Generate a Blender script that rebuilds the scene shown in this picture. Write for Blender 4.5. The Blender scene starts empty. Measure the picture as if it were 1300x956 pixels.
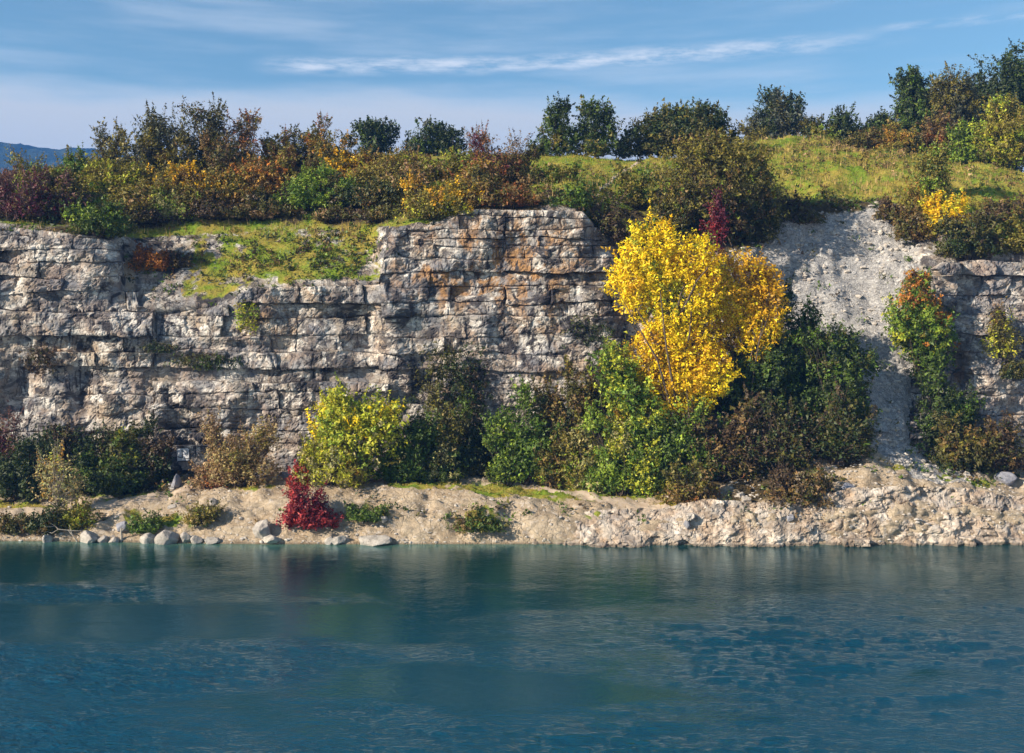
import bpy, math
import numpy as np

# ------------------------------------------------------------------ camera, sky, sun, exposure
scene = bpy.context.scene
COL = scene.collection
F = 1300.0            # focal length in photograph pixels
CZ = 17.2             # camera height above the water
HY = 380.0            # photograph row of the eye level

cam = bpy.data.cameras.new("camera")
cam_ob = bpy.data.objects.new("camera", cam)
COL.objects.link(cam_ob)
cam.sensor_fit = 'HORIZONTAL'
cam.sensor_width = 36.0
cam.lens = 36.0
cam.shift_y = -(478.0 - HY) / 1300.0
cam.clip_end = 6000.0
cam_ob.location = (0, 0, CZ)
cam_ob.rotation_euler = (math.radians(90), 0, 0)
scene.camera = cam_ob

SUN_AZ = math.radians(243)     # clockwise from +Y (away from camera): behind the camera, to the left
SUN_EL = math.radians(26)
world = bpy.data.worlds.new("World")
scene.world = world
world.use_nodes = True
wn, wl = world.node_tree.nodes, world.node_tree.links
wn.clear()


class NT:
    """tiny helper for node graphs"""
    def __init__(self, tree):
        self.n, self.l = tree.nodes, tree.links

    def node(self, t, **kw):
        nd = self.n.new(t)
        for k, v in kw.items():
            setattr(nd, k, v)
        return nd

    def put(self, sock, v):
        if v is None:
            return
        if hasattr(v, 'is_output') or hasattr(v, 'links'):
            self.l.new(v, sock)
        else:
            try:
                sock.default_value = v
            except Exception:
                sock.default_value = (v[0], v[1], v[2], 1.0)

    def math(self, op, a, b=None, c=None, clamp=False):
        nd = self.node('ShaderNodeMath', operation=op)
        nd.use_clamp = clamp
        self.put(nd.inputs[0], a)
        if b is not None:
            self.put(nd.inputs[1], b)
        if c is not None:
            self.put(nd.inputs[2], c)
        return nd.outputs[0]

    def smooth(self, x, lo, hi, a=0.0, b=1.0):
        nd = self.node('ShaderNodeMapRange', interpolation_type='SMOOTHSTEP')
        self.put(nd.inputs['Value'], x)
        nd.inputs['From Min'].default_value = lo
        nd.inputs['From Max'].default_value = hi
        nd.inputs['To Min'].default_value = a
        nd.inputs['To Max'].default_value = b
        return nd.outputs['Result']

    def mix(self, f, a, b, blend='MIX'):
        nd = self.node('ShaderNodeMix', data_type='RGBA', blend_type=blend)
        self.put(nd.inputs[0], f)
        self.put(nd.inputs[6], a if not isinstance(a, tuple) else (*a[:3], 1))
        self.put(nd.inputs[7], b if not isinstance(b, tuple) else (*b[:3], 1))
        return nd.outputs[2]

    def noise(self, vec, scale, detail=4.0, rough=0.55, dist=0.0):
        nd = self.node('ShaderNodeTexNoise')
        if vec is not None:
            self.l.new(vec, nd.inputs['Vector'])
        nd.inputs['Scale'].default_value = scale
        nd.inputs['Detail'].default_value = detail
        nd.inputs['Roughness'].default_value = rough
        nd.inputs['Distortion'].default_value = dist
        return nd.outputs['Fac']

    def mapping(self, vec, scale=(1, 1, 1), loc=(0, 0, 0), rot=(0, 0, 0)):
        nd = self.node('ShaderNodeMapping')
        self.l.new(vec, nd.inputs['Vector'])
        nd.inputs['Scale'].default_value = scale
        nd.inputs['Location'].default_value = loc
        nd.inputs['Rotation'].default_value = rot
        return nd.outputs['Vector']

    def attr(self, name):
        nd = self.node('ShaderNodeAttribute', attribute_name=name)
        return nd

    def bump(self, h, strength, dist=0.1, normal=None):
        nd = self.node('ShaderNodeBump')
        self.put(nd.inputs['Strength'], strength)
        nd.inputs['Distance'].default_value = dist
        self.l.new(h, nd.inputs['Height'])
        if normal is not None:
            self.l.new(normal, nd.inputs['Normal'])
        return nd.outputs['Normal']


W = NT(world.node_tree)
sky = W.node('ShaderNodeTexSky', sky_type='NISHITA')
sky.sun_disc = False
sky.sun_elevation = SUN_EL
sky.sun_rotation = SUN_AZ
sky.altitude = 200
sky.air_density = 1.0
sky.dust_density = 0.6
sky.ozone_density = 1.6
tc = W.node('ShaderNodeTexCoord')
sep = W.node('ShaderNodeSeparateXYZ')
W.l.new(tc.outputs['Generated'], sep.inputs[0])
az = W.math('ARCTAN2', sep.outputs[0], sep.outputs[1])            # 0 = straight ahead
el = W.math('ARCSINE', sep.outputs[2])
comb = W.node('ShaderNodeCombineXYZ')
W.l.new(az, comb.inputs[0]); W.l.new(el, comb.inputs[1])
ae = comb.outputs[0]
# long thin cirrus streak, slightly rising to the right
warp = W.noise(W.mapping(ae, (7, 18, 1)), 1.0, 5, 0.6)
line = W.math('ADD', W.math('MULTIPLY', az, 0.030), 0.2265)
line = W.math('ADD', line, W.math('MULTIPLY', W.math('SUBTRACT', warp, 0.5), 0.014))
d = W.math('ABSOLUTE', W.math('SUBTRACT', el, line))
fine = W.noise(W.mapping(ae, (22, 120, 1), (3, 1, 0)), 1.0, 6, 0.62)
streak = W.smooth(d, 0.013, 0.0005)
streak = W.math('MULTIPLY', streak, W.smooth(fine, 0.30, 0.72))
streak = W.math('MULTIPLY', streak, W.math('MULTIPLY', W.smooth(az, -0.26, -0.19), W.smooth(az, 0.40, 0.20)))
# a second, faint one to the right, and thin veils
d2 = W.math('ABSOLUTE', W.math('SUBTRACT', el, W.math('ADD', 0.243, W.math('MULTIPLY', W.math('SUBTRACT', warp, 0.5), 0.012))))
streak2 = W.math('MULTIPLY', W.smooth(d2, 0.006, 0.0), W.math('MULTIPLY', W.smooth(az, 0.33, 0.37), W.smooth(fine, 0.35, 0.7)))
veil = W.noise(W.mapping(ae, (3.2, 26, 1), (0.3, 0.1, 0)), 1.0, 6, 0.55)
veil = W.math('MULTIPLY', W.smooth(veil, 0.44, 0.74), 0.34)
# low bank of pale cloud above the skyline
bank_n = W.noise(W.mapping(ae, (2.6, 16, 1), (1.7, 0.4, 0)), 1.0, 5, 0.55)
bank_top = W.math('ADD', 0.192, W.math('MULTIPLY', W.math('SUBTRACT', bank_n, 0.5), 0.075))
bank = W.smooth(W.math('SUBTRACT', el, bank_top), 0.018, -0.022)
bank = W.math('MULTIPLY', bank, 0.97)
cl = W.math('MAXIMUM', bank, W.math('MAXIMUM', W.math('MULTIPLY', streak, 1.0), W.math('MAXIMUM', W.math('MULTIPLY', streak2, 0.5), veil)))
skycol = W.mix(1.0, sky.outputs[0], (0.80, 1.0, 0.96), 'MULTIPLY')
cloudcol = W.mix(bank, (6.2, 6.6, 7.0), (5.2, 5.4, 5.45))
wcol = W.mix(cl, skycol, cloudcol)
bg = W.node('ShaderNodeBackground')
W.l.new(wcol, bg.inputs[0])
bg.inputs[1].default_value = 0.073
wo = W.node('ShaderNodeOutputWorld')
W.l.new(bg.outputs[0], wo.inputs[0])

sun = bpy.data.lights.new("sun", 'SUN')
sun.energy = 5.0
sun.angle = math.radians(0.53)
sun.color = (1.0, 0.87, 0.70)
sun_ob = bpy.data.objects.new("sun", sun)
COL.objects.link(sun_ob)
sun_ob.location = (-60, -40, 60)
# light travels away from the sun
sd = np.array([math.sin(SUN_AZ) * math.cos(SUN_EL), math.cos(SUN_AZ) * math.cos(SUN_EL), math.sin(SUN_EL)])
from mathutils import Vector
sun_ob.rotation_euler = Vector(sd).to_track_quat('Z', 'Y').to_euler()

vs = scene.view_settings
vs.view_transform = 'Standard'
vs.look = 'None'
vs.exposure = 1.0
vs.gamma = 1.0
vs.use_curve_mapping = False
scene.render.engine = 'CYCLES'
scene.cycles.max_bounces = 6
scene.cycles.diffuse_bounces = 3
scene.cycles.glossy_bounces = 3
scene.cycles.transmission_bounces = 3
scene.cycles.volume_bounces = 0
scene.cycles.transparent_max_bounces = 6
scene.cycles.use_denoising = True
scene.cycles.use_adaptive_sampling = True
scene.cycles.adaptive_threshold = 0.02

# ------------------------------------------------------------------ numeric helpers
rng = np.random.default_rng(7)
_T = np.random.default_rng(11).random(65536)


def _h(ix, iy, iz, seed):
    return _T[((ix * 73856093) ^ (iy * 19349663) ^ (iz * 83492791) ^ (seed * 2654435)) & 0xFFFF]


def vnoise(x, y, z, seed=0):
    x, y, z = np.broadcast_arrays(np.asarray(x, float), np.asarray(y, float), np.asarray(z, float))
    ix, iy, iz = (np.floor(a).astype(np.int64) for a in (x, y, z))
    fx, fy, fz = x - ix, y - iy, z - iz
    fx, fy, fz = (a * a * (3 - 2 * a) for a in (fx, fy, fz))
    r = 0
    for dx in (0, 1):
        wx = fx if dx else 1 - fx
        for dy in (0, 1):
            wy = fy if dy else 1 - fy
            for dz in (0, 1):
                wz = fz if dz else 1 - fz
                r = r + wx * wy * wz * _h(ix + dx, iy + dy, iz + dz, seed)
    return r * 2 - 1


def fbm(x, y, z, octs=4, seed=0, gain=0.5, lac=2.03):
    a, s, r = 1.0, 1.0, 0
    for o in range(octs):
        r = r + a * vnoise(x * s, y * s, z * s, seed + o * 17)
        a *= gain
        s *= lac
    return r


def ridged(x, y, z, octs=4, seed=0):
    a, s, r = 1.0, 1.0, 0
    for o in range(octs):
        r = r + a * (1 - np.abs(vnoise(x * s, y * s, z * s, seed + o * 13)))
        a *= 0.5
        s *= 2.1
    return r / 1.9


def worley(x, y, z, seed=0):
    """distance to the border between the two nearest cells, and the value of the nearest cell"""
    ix, iy, iz = (np.floor(a).astype(np.int64) for a in (x, y, z))
    d1 = np.full(x.shape, 9.0); d2 = d1.copy(); idv = np.zeros(x.shape)
    for dx in (-1, 0, 1):
        for dy in (-1, 0, 1):
            for dz in (-1, 0, 1):
                cx, cy, cz = ix + dx, iy + dy, iz + dz
                px = cx + _h(cx, cy, cz, seed); py = cy + _h(cx, cy, cz, seed + 5); pz = cz + _h(cx, cy, cz, seed + 9)
                dd = np.sqrt((px - x) ** 2 + (py - y) ** 2 + (pz - z) ** 2)
                new = dd < d1
                d2 = np.where(new, d1, np.minimum(d2, dd))
                idv = np.where(new, _h(cx, cy, cz, seed + 21), idv)
                d1 = np.where(new, dd, d1)
    return d2 - d1, idv


def sstep(x, a, b):
    t = np.clip((x - a) / (b - a), 0, 1)
    return t * t * (3 - 2 * t)


def gauss(px, py, cx, cy, rx, ry):
    return np.exp(-(((px - cx) / rx) ** 2 + ((py - cy) / ry) ** 2))


def P(px, py, Y):
    px, py, Y = np.broadcast_arrays(np.asarray(px, float), np.asarray(py, float), np.asarray(Y, float))
    return np.stack([(px - 650.0) / F * Y, Y, CZ - (py - HY) / F * Y], -1)


def to_px(p):
    return p[..., 0] / p[..., 1] * F + 650.0, HY - (p[..., 2] - CZ) / p[..., 1] * F


def mesh_np(name, verts, faces, smooth=False, vattr=None, fattr=None):
    me = bpy.data.meshes.new(name)
    verts = np.asarray(verts, np.float32)
    faces = np.asarray(faces, np.int32)
    k = faces.shape[1]
    me.vertices.add(len(verts))
    me.vertices.foreach_set('co', verts.ravel())
    me.loops.add(faces.size)
    me.loops.foreach_set('vertex_index', faces.ravel())
    me.polygons.add(len(faces))
    me.polygons.foreach_set('loop_start', np.arange(0, faces.size, k, dtype=np.int32))
    me.update(calc_edges=True)
    me.polygons.foreach_set('use_smooth', np.full(len(faces), smooth))
    for dom, dct in (('POINT', vattr), ('FACE', fattr)):
        for an, av in (dct or {}).items():
            av = np.asarray(av, np.float32)
            if av.ndim == 2:
                a = me.attributes.new(an, 'FLOAT_COLOR', dom)
                if av.shape[1] == 3:
                    av = np.concatenate([av, np.ones((len(av), 1), np.float32)], 1)
                a.data.foreach_set('color', av.ravel())
            else:
                a = me.attributes.new(an, 'FLOAT', dom)
                a.data.foreach_set('value', av.ravel())
    return me


def obj(name, me, mat, parent=None, loc=None):
    o = bpy.data.objects.new(name, me)
    COL.objects.link(o)
    if mat is not None and me is not None and not me.materials:
        me.materials.append(mat)
    if parent is not None:
        o.parent = parent
    if loc is not None:
        o.location = loc
    return o


def tag(o, label, cat, group=None):
    o['label'] = label
    o['category'] = cat
    if group:
        o['group'] = group
    return o


def grid_faces(nr, nc):
    i = np.arange(nr - 1)[:, None] * nc + np.arange(nc - 1)[None, :]
    return np.stack([i, i + 1, i + nc + 1, i + nc], -1).reshape(-1, 4)


# ------------------------------------------------------------------ materials
def new_mat(name):
    m = bpy.data.materials.new(name)
    m.use_nodes = True
    m.node_tree.nodes.clear()
    t = NT(m.node_tree)
    out = t.node('ShaderNodeOutputMaterial')
    return m, t, out


def principled(t, out, col, rough=0.9, normal=None, spec=0.2):
    b = t.node('ShaderNodeBsdfPrincipled')
    t.put(b.inputs['Base Color'], col if not isinstance(col, tuple) else (*col[:3], 1))
    t.put(b.inputs['Roughness'], rough)
    b.inputs['Specular IOR Level'].default_value = spec
    if normal is not None:
        t.l.new(normal, b.inputs['Normal'])
    t.l.new(b.outputs[0], out.inputs[0])
    return b


def rock_color(t, warm, dark):
    g = t.node('ShaderNodeNewGeometry')
    pos = g.outputs['Position']
    oi = t.node('ShaderNodeObjectInfo')
    rnd = oi.outputs['Random']
    big = t.noise(pos, 0.35, 6, 0.62, 0.4)
    mid = t.noise(t.mapping(pos, (1, 1, 1.5)), 0.62, 6, 0.62, 0.7)
    fin = t.noise(pos, 5.5, 6, 0.7)
    grey = t.mix(t.smooth(big, 0.35, 0.68), (0.24, 0.235, 0.245), (0.42, 0.36, 0.285))
    grey = t.mix(t.smooth(mid, 0.47, 0.59), grey, (0.72, 0.675, 0.61))
    # per piece tint
    grey = t.mix(t.math('MULTIPLY', rnd, 0.16), grey, (0.16, 0.155, 0.16))
    blu = t.noise(t.mapping(pos, (1, 1, 1.3), (4, 9, 1)), 0.30, 5, 0.62, 0.6)
    grey = t.mix(t.smooth(blu, 0.50, 0.60, 0.0, 0.72), grey, (0.155, 0.16, 0.182))
    # ochre / rust wash
    och = t.noise(t.mapping(pos, (1, 1, 0.7), (7, 0, 3)), 0.6, 7, 0.68, 0.8)
    ochf = t.math('MULTIPLY', t.smooth(och, 0.44, 0.60), t.math('ADD', 0.34, t.math('MULTIPLY', warm, 0.85)), clamp=True)
    grey = t.mix(ochf, grey, (0.34, 0.185, 0.075))
    # grey-black lichen and seepage streaks running down, heavier where recess shade is painted in
    st = t.noise(t.mapping(pos, (1.5, 1.5, 0.17), (2, 5, 0)), 1.5, 6, 0.66, 0.5)
    stf = t.smooth(st, 0.515, 0.62)
    lich = t.noise(t.mapping(pos, (1, 1, 1.3), (9, 1, 4)), 0.55, 8, 0.68, 0.9)
    lf = t.smooth(lich, 0.495, 0.58)
    zone = t.smooth(t.noise(t.mapping(pos, (1, 1, 1.2), (3, 2, 8)), 0.16, 4, 0.6, 0.5), 0.42, 0.58)
    zone = t.math('MAXIMUM', zone, dark)
    df = t.math('MULTIPLY', t.math('MAXIMUM', stf, lf), t.math('ADD', 0.42, t.math('MULTIPLY', zone, 0.58)), clamp=True)
    grey = t.mix(df, grey, (0.030, 0.028, 0.034))
    grey = t.mix(t.smooth(fin, 0.30, 0.70, 0.34, 0.0), grey, (0.10, 0.092, 0.09))
    # hairline cracks
    wob = t.node('ShaderNodeVectorMath', operation='ADD')
    nzc = t.node('ShaderNodeTexNoise'); nzc.inputs['Scale'].default_value = 1.1; nzc.inputs['Detail'].default_value = 4
    t.l.new(pos, nzc.inputs['Vector'])
    t.l.new(t.mapping(pos, (0.8, 0.8, 1.25)), wob.inputs[0]); t.l.new(nzc.outputs['Color'], wob.inputs[1])
    vo = t.node('ShaderNodeTexVoronoi', feature='DISTANCE_TO_EDGE'); vo.inputs['Scale'].default_value = 1.0
    t.l.new(wob.outputs[0], vo.inputs['Vector'])
    crack = t.smooth(vo.outputs['Distance'], 0.0, 0.035)
    vo2 = t.node('ShaderNodeTexVoronoi', feature='DISTANCE_TO_EDGE'); vo2.inputs['Scale'].default_value = 2.7
    t.l.new(wob.outputs[0], vo2.inputs['Vector'])
    crack2 = t.smooth(vo2.outputs['Distance'], 0.0, 0.05)
    h = t.math('ADD', t.math('MULTIPLY', t.noise(pos, 2.6, 8, 0.68), 1.0), t.math('MULTIPLY', fin, 0.35))
    h = t.math('ADD', h, t.math('ADD', t.math('MULTIPLY', crack, 0.45), t.math('MULTIPLY', crack2, 0.22)))
    grey = t.mix(t.math('MULTIPLY', t.math('SUBTRACT', 1.0, crack), 0.6), grey, (0.05, 0.046, 0.045))
    return grey, h


def make_rock_mat(name='limestone', pale=0.0):
    m, t, out = new_mat(name)
    col, h = rock_color(t, t.attr('warm').outputs['Fac'], t.attr('dark').outputs['Fac'])
    if pale:
        gp = t.node('ShaderNodeNewGeometry')
        n1_ = t.noise(gp.outputs['Position'], 0.8, 6, 0.65, 0.5)
        col = t.mix(pale, col, t.mix(t.smooth(n1_, 0.38, 0.6), (0.58, 0.50, 0.41), (0.40, 0.295, 0.20)))
        sepz = t.node('ShaderNodeSeparateXYZ'); t.l.new(gp.outputs['Position'], sepz.inputs[0])
        wetz = t.math('ADD', sepz.outputs[2], t.math('MULTIPLY', t.math('SUBTRACT', n1_, 0.5), 0.25))
        col = t.mix(t.smooth(wetz, 0.22, 0.06, 0.0, 0.72), col, (0.075, 0.062, 0.045))      # dark wet and algae-stained foot
    principled(t, out, col, 0.92, t.bump(h, 0.5, 0.14), 0.15)
    return m


def make_ground_mat():
    m, t, out = new_mat('ground_soil_and_turf')
    pos = t.node('ShaderNodeNewGeometry').outputs['Position']
    rock, h = rock_color(t, t.attr('warm').outputs['Fac'], t.attr('dark').outputs['Fac'])
    n1 = t.noise(pos, 0.5, 6, 0.62)
    n2 = t.noise(pos, 2.4, 6, 0.68)
    n3 = t.noise(pos, 9.0, 4, 0.7)
    turf = t.mix(t.smooth(n1, 0.36, 0.62), (0.145, 0.235, 0.018), (0.31, 0.235, 0.05))
    turf = t.mix(t.smooth(n2, 0.50, 0.75), turf, (0.05, 0.058, 0.018))
    turf = t.mix(t.smooth(n3, 0.3, 0.8, 0.0, 0.4), turf, (0.22, 0.24, 0.04))
    dirt = t.mix(t.smooth(n1, 0.35, 0.65), (0.43, 0.348, 0.25), (0.335, 0.255, 0.17))
    dirt = t.mix(t.smooth(n2, 0.50, 0.70), dirt, (0.52, 0.455, 0.385))
    dirt = t.mix(t.smooth(n3, 0.54, 0.74, 0, 0.65), dirt, (0.16, 0.125, 0.09))
    chalk = t.mix(t.smooth(n2, 0.36, 0.66), (0.27, 0.265, 0.268), (0.45, 0.435, 0.415))
    chalk = t.mix(t.smooth(n3, 0.50, 0.66, 0, 0.85), chalk, (0.10, 0.092, 0.088))
    chalk = t.mix(t.smooth(t.noise(pos, 4.0, 3, 0.6), 0.56, 0.68, 0, 0.8), chalk, (0.58, 0.565, 0.54))
    duff_shade = t.mix(t.smooth(n2, 0.4, 0.65), (0.045, 0.036, 0.02), (0.10, 0.075, 0.035))

    def soft(name, amt=0.5):
        a = t.attr(name).outputs['Fac']
        w = t.math('ADD', a, t.math('MULTIPLY', t.math('SUBTRACT', n2, 0.5), amt))
        return t.math('MULTIPLY', t.smooth(w, 0.38, 0.62), t.smooth(a, 0.02, 0.2))
    col = t.mix(soft('dirt'), rock, dirt)
    col = t.mix(soft('chalk'), col, chalk)
    col = t.mix(soft('duff_shade', 0.8), col, duff_shade)
    col = t.mix(soft('turf', 0.9), col, turf)
    sepz = t.node('ShaderNodeSeparateXYZ'); t.l.new(pos, sepz.inputs[0])
    wetz = t.math('ADD', sepz.outputs[2], t.math('MULTIPLY', t.math('SUBTRACT', n2, 0.5), 0.2))
    col = t.mix(t.smooth(wetz, 0.16, 0.03, 0.0, 0.65), col, (0.10, 0.078, 0.052))
    hh = t.math('ADD', h, t.math('MULTIPLY', n3, 0.5))
    principled(t, out, col, 0.95, t.bump(hh, 0.8, 0.18), 0.1)
    return m


def make_stone_mat(name, a, b, dark=0.5):
    m, t, out = new_mat(name)
    pos = t.node('ShaderNodeNewGeometry').outputs['Position']
    oi = t.node('ShaderNodeObjectInfo').outputs['Random']
    n1 = t.noise(pos, 2.0, 6, 0.65)
    n2 = t.noise(pos, 7.0, 6, 0.7)
    col = t.mix(t.smooth(n1, 0.35, 0.65), a, b)
    col = t.mix(t.math('MULTIPLY', oi, 0.3), col, (0.24, 0.22, 0.21))
    col = t.mix(t.smooth(n2, 0.52, 0.72, 0, dark), col, (0.07, 0.065, 0.06))
    principled(t, out, col, 0.9, t.bump(n2, 0.7, 0.08), 0.2)
    return m


def make_leaf_mat():
    m, t, out = new_mat('leaf')
    c = t.attr('leafcol').outputs['Color']
    df = t.node('ShaderNodeBsdfDiffuse')
    tr = t.node('ShaderNodeBsdfTranslucent')
    gl = t.node('ShaderNodeBsdfGlossy')
    gl.inputs['Roughness'].default_value = 0.55
    gl.inputs['Color'].default_value = (0.6, 0.6, 0.6, 1)
    t.l.new(c, df.inputs[0]); t.l.new(c, tr.inputs[0])
    mx = t.node('ShaderNodeMixShader'); mx.inputs[0].default_value = 0.20
    t.l.new(df.outputs[0], mx.inputs[1]); t.l.new(tr.outputs[0], mx.inputs[2])
    m2 = t.node('ShaderNodeMixShader'); m2.inputs[0].default_value = 0.035
    t.l.new(mx.outputs[0], m2.inputs[1]); t.l.new(gl.outputs[0], m2.inputs[2])
    t.l.new(m2.outputs[0], out.inputs[0])
    return m


def make_bark_mat(name, a, b):
    m, t, out = new_mat(name)
    pos = t.node('ShaderNodeNewGeometry').outputs['Position']
    n = t.noise(t.mapping(pos, (6, 6, 1.5)), 2.0, 5, 0.65)
    principled(t, out, t.mix(t.smooth(n, 0.35, 0.65), a, b), 0.9, t.bump(n, 0.6, 0.03), 0.1)
    return m


def make_water_mat():
    m, t, out = new_mat('lake_water')
    pos = t.node('ShaderNodeNewGeometry').outputs['Position']
    w2 = t.noise(t.mapping(pos, (2.4, 5.0, 1), (5, 1, 0), (0, 0, -0.2)), 1.0, 3, 0.55, 0.4)
    w3 = t.noise(t.mapping(pos, (6.0, 11.0, 1), (2, 7, 0), (0, 0, 0.25)), 1.0, 3, 0.6, 0.2)
    h = t.math('ADD', t.math('MULTIPLY', w2, 0.6), t.math('MULTIPLY', w3, 0.22))
    nrm = t.bump(h, t.math('ADD', 0.02, t.math('MULTIPLY', t.attr('gust').outputs['Fac'], 0.8)), 0.46)
    sh = t.attr('shallow').outputs['Fac']
    col = t.mix(t.attr('deep').outputs['Fac'], (0.0016, 0.024, 0.028), (0.0014, 0.044, 0.074))  # offshore blue mixes water depth with sky reflection painted into the body colour
    col = t.mix(sh, col, (0.06, 0.13, 0.095))
    b = principled(t, out, col, 0.04, nrm, 0.5)
    b.inputs['IOR'].default_value = 2.3
    b.inputs['Specular Tint'].default_value = (0.19, 0.75, 1.0, 1)
    return m


M_ROCK = make_rock_mat()
M_LEDGE = make_rock_mat('shore_limestone', 0.42)
M_GROUND = make_ground_mat()
M_STONE = make_stone_mat('pale_boulder', (0.29, 0.262, 0.23), (0.45, 0.41, 0.36), 0.75)
M_STONE_B = make_stone_mat('blue_grey_boulder', (0.19, 0.20, 0.24), (0.28, 0.285, 0.325), 0.6)
M_LEAF = make_leaf_mat()
M_BARK = make_bark_mat('bark', (0.055, 0.042, 0.032), (0.13, 0.10, 0.075))
M_BARKP = make_bark_mat('pale_bark', (0.26, 0.22, 0.18), (0.42, 0.37, 0.31))
M_WATER = make_water_mat()

# ------------------------------------------------------------------ terrain profile
# for each column (photo column at its own distance): shore distance, then (row, distance) of
# bank face, bank top, cliff foot, wall break, cliff top, terrace, crest
TP = [
    (-900, 73.5, (672, 75), (652, 78), (615, 86), (400, 88), (286, 89), (262, 95), (222, 112)),
    (-250, 73.0, (672, 74), (652, 76.5), (613, 84), (400, 85.5), (282, 86.5), (258, 94), (222, 112)),
    (-50, 72.8, (672, 74), (650, 76.5), (612, 83), (400, 84.5), (284, 85.5), (255, 94), (222, 112)),
    (0, 72.8, (671, 74), (649, 76.5), (611, 83), (400, 84.5), (286, 85.5), (254, 94), (222, 112)),
    (60, 72.8, (670, 74), (648, 76.5), (610, 83), (400, 84.5), (293, 85.6), (252, 94), (214, 112)),
    (120, 72.6, (668, 74), (642, 76.5), (608, 83), (400, 84.5), (300, 86), (250, 94), (208, 112)),
    (150, 72.5, (666, 74), (638, 76.7), (606, 83), (400, 84.5), (306, 86.8), (248, 95), (206, 112)),
    (175, 72.4, (665, 74), (636, 76.8), (605, 83), (396, 84.6), (310, 89.5), (247, 95), (205, 112)),
    (200, 72.3, (664, 74), (632, 77), (603, 83), (393, 84.6), (308, 90.5), (246, 96), (204, 112)),
    (240, 72.2, (660, 74), (628, 77.2), (600, 83.3), (391, 84.6), (306, 91), (246, 96), (203, 112)),
    (285, 72.0, (656, 74), (624, 77.5), (598, 83.5), (386, 84.6), (304, 91), (247, 96), (202, 112)),
    (320, 71.9, (653, 73.9), (622, 77), (598, 83.5), (366, 84.6), (300, 91), (248, 97), (201, 112)),
    (400, 71.9, (650, 73.7), (619, 76.5), (600, 83.5), (362, 84.6), (297, 91), (250, 97), (200, 112)),
    (468, 71.9, (650, 73.5), (618, 76.5), (604, 83), (362, 84.6), (293, 90), (252, 96), (199, 112)),
    (488, 71.9, (650, 73.4), (618, 76.4), (603, 83), (364, 84.3), (292, 87), (258, 93), (199, 112)),
    (502, 71.9, (650, 73.4), (618, 76.4), (602, 83), (400, 84.1), (290, 85.5), (266, 91), (198, 112)),
    (560, 71.9, (652, 73.3), (622, 76), (598, 83), (400, 84.2), (285, 85.7), (255, 92), (197, 112)),
    (600, 71.9, (653, 73.2), (626, 75.6), (598, 83), (400, 84.3), (264, 86.2), (240, 92), (196, 112)),
    (640, 71.9, (655, 73.2), (632, 75), (598, 83), (400, 84.4), (266, 86.2), (238, 92), (196, 112)),
    (740, 71.9, (663, 73), (641, 74.5), (603, 82.5), (400, 84.6), (268, 86.4), (240, 92), (196, 112)),
    (758, 71.9, (663, 73), (643, 74.5), (604, 82.3), (400, 84.8), (285, 87.3), (242, 93), (196, 112)),
    (800, 71.9, (664, 73), (645, 74.5), (606, 82), (400, 85.5), (310, 89), (248, 94), (198, 112)),
    (870, 71.9, (660, 72.6), (641, 74.5), (590, 81), (420, 86), (318, 90), (250, 95), (200, 113)),
    (940, 71.9, (660, 72.4), (636, 74.5), (562, 80.5), (420, 86.5), (315, 91), (248, 96), (181, 117)),
    (1000, 71.9, (658, 72.4), (628, 74.7), (560, 80.3), (430, 87), (274, 94), (238, 98), (172, 121)),
    (1060, 71.9, (655, 72.4), (612, 75.4), (560, 80), (430, 87.3), (264, 94.5), (236, 99), (177, 121)),
    (1105, 71.9, (648, 72.5), (590, 77), (552, 80), (430, 87.4), (262, 94.5), (236, 99), (186, 119)),
    (1150, 71.9, (648, 72.6), (598, 77.2), (562, 80.4), (420, 87), (266, 93.5), (238, 98), (194, 117)),
    (1180, 72.0, (648, 72.8), (606, 77.3), (570, 81.8), (412, 86), (290, 91), (248, 96), (200, 116)),
    (1215, 72.0, (648, 72.8), (613, 77.4), (578, 83), (410, 85.5), (318, 89), (252, 94), (205, 114)),
    (1300, 72.1, (652, 73), (632, 77.5), (592, 83.5), (400, 85.5), (328, 88.5), (256, 94), (216, 112)),
    (1500, 72.3, (655, 73), (634, 77.5), (596, 83.5), (400, 85.5), (328, 88.5), (256, 94), (218, 112)),
    (2200, 73.0, (655, 74), (634, 78), (596, 85), (400, 87), (328, 90), (256, 96), (218, 112)),
]
TPX = np.array([c[0] for c in TP], float)
NROW = 7


def ctrl(px):
    """control points (rows: lakebed ... far) for columns px -> py/Y arrays given as world (Y,Z)"""
    px = np.asarray(px, float)
    sy = np.interp(px, TPX, [c[1] for c in TP])
    rows = [(sy - 14, np.full_like(sy, -5.0)), (sy - 0.9, np.full_like(sy, -0.45)), (sy, np.zeros_like(sy))]
    for r in range(NROW):
        py = np.interp(px, TPX, [c[2 + r][0] for c in TP])
        Y = np.interp(px, TPX, [c[2 + r][1] for c in TP])
        rows.append((Y, CZ - (py - HY) / F * Y))
    yk, zk = rows[-1]
    rows.append((yk + 18, zk - 0.4))
    rows.append((yk * 0 + 190, zk - 1.5))
    rows.append((yk * 0 + 420, zk * 0 + 24))
    rows.append((yk * 0 + 2300, zk * 0 + 12))
    return np.array([r[0] for r in rows]), np.array([r[1] for r in rows])


R_SHORE, R_FACE, R_BANK, R_FOOT, R_WALL, R_TOP, R_TERR, R_CREST = 2, 3, 4, 5, 6, 7, 8, 9


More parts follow.
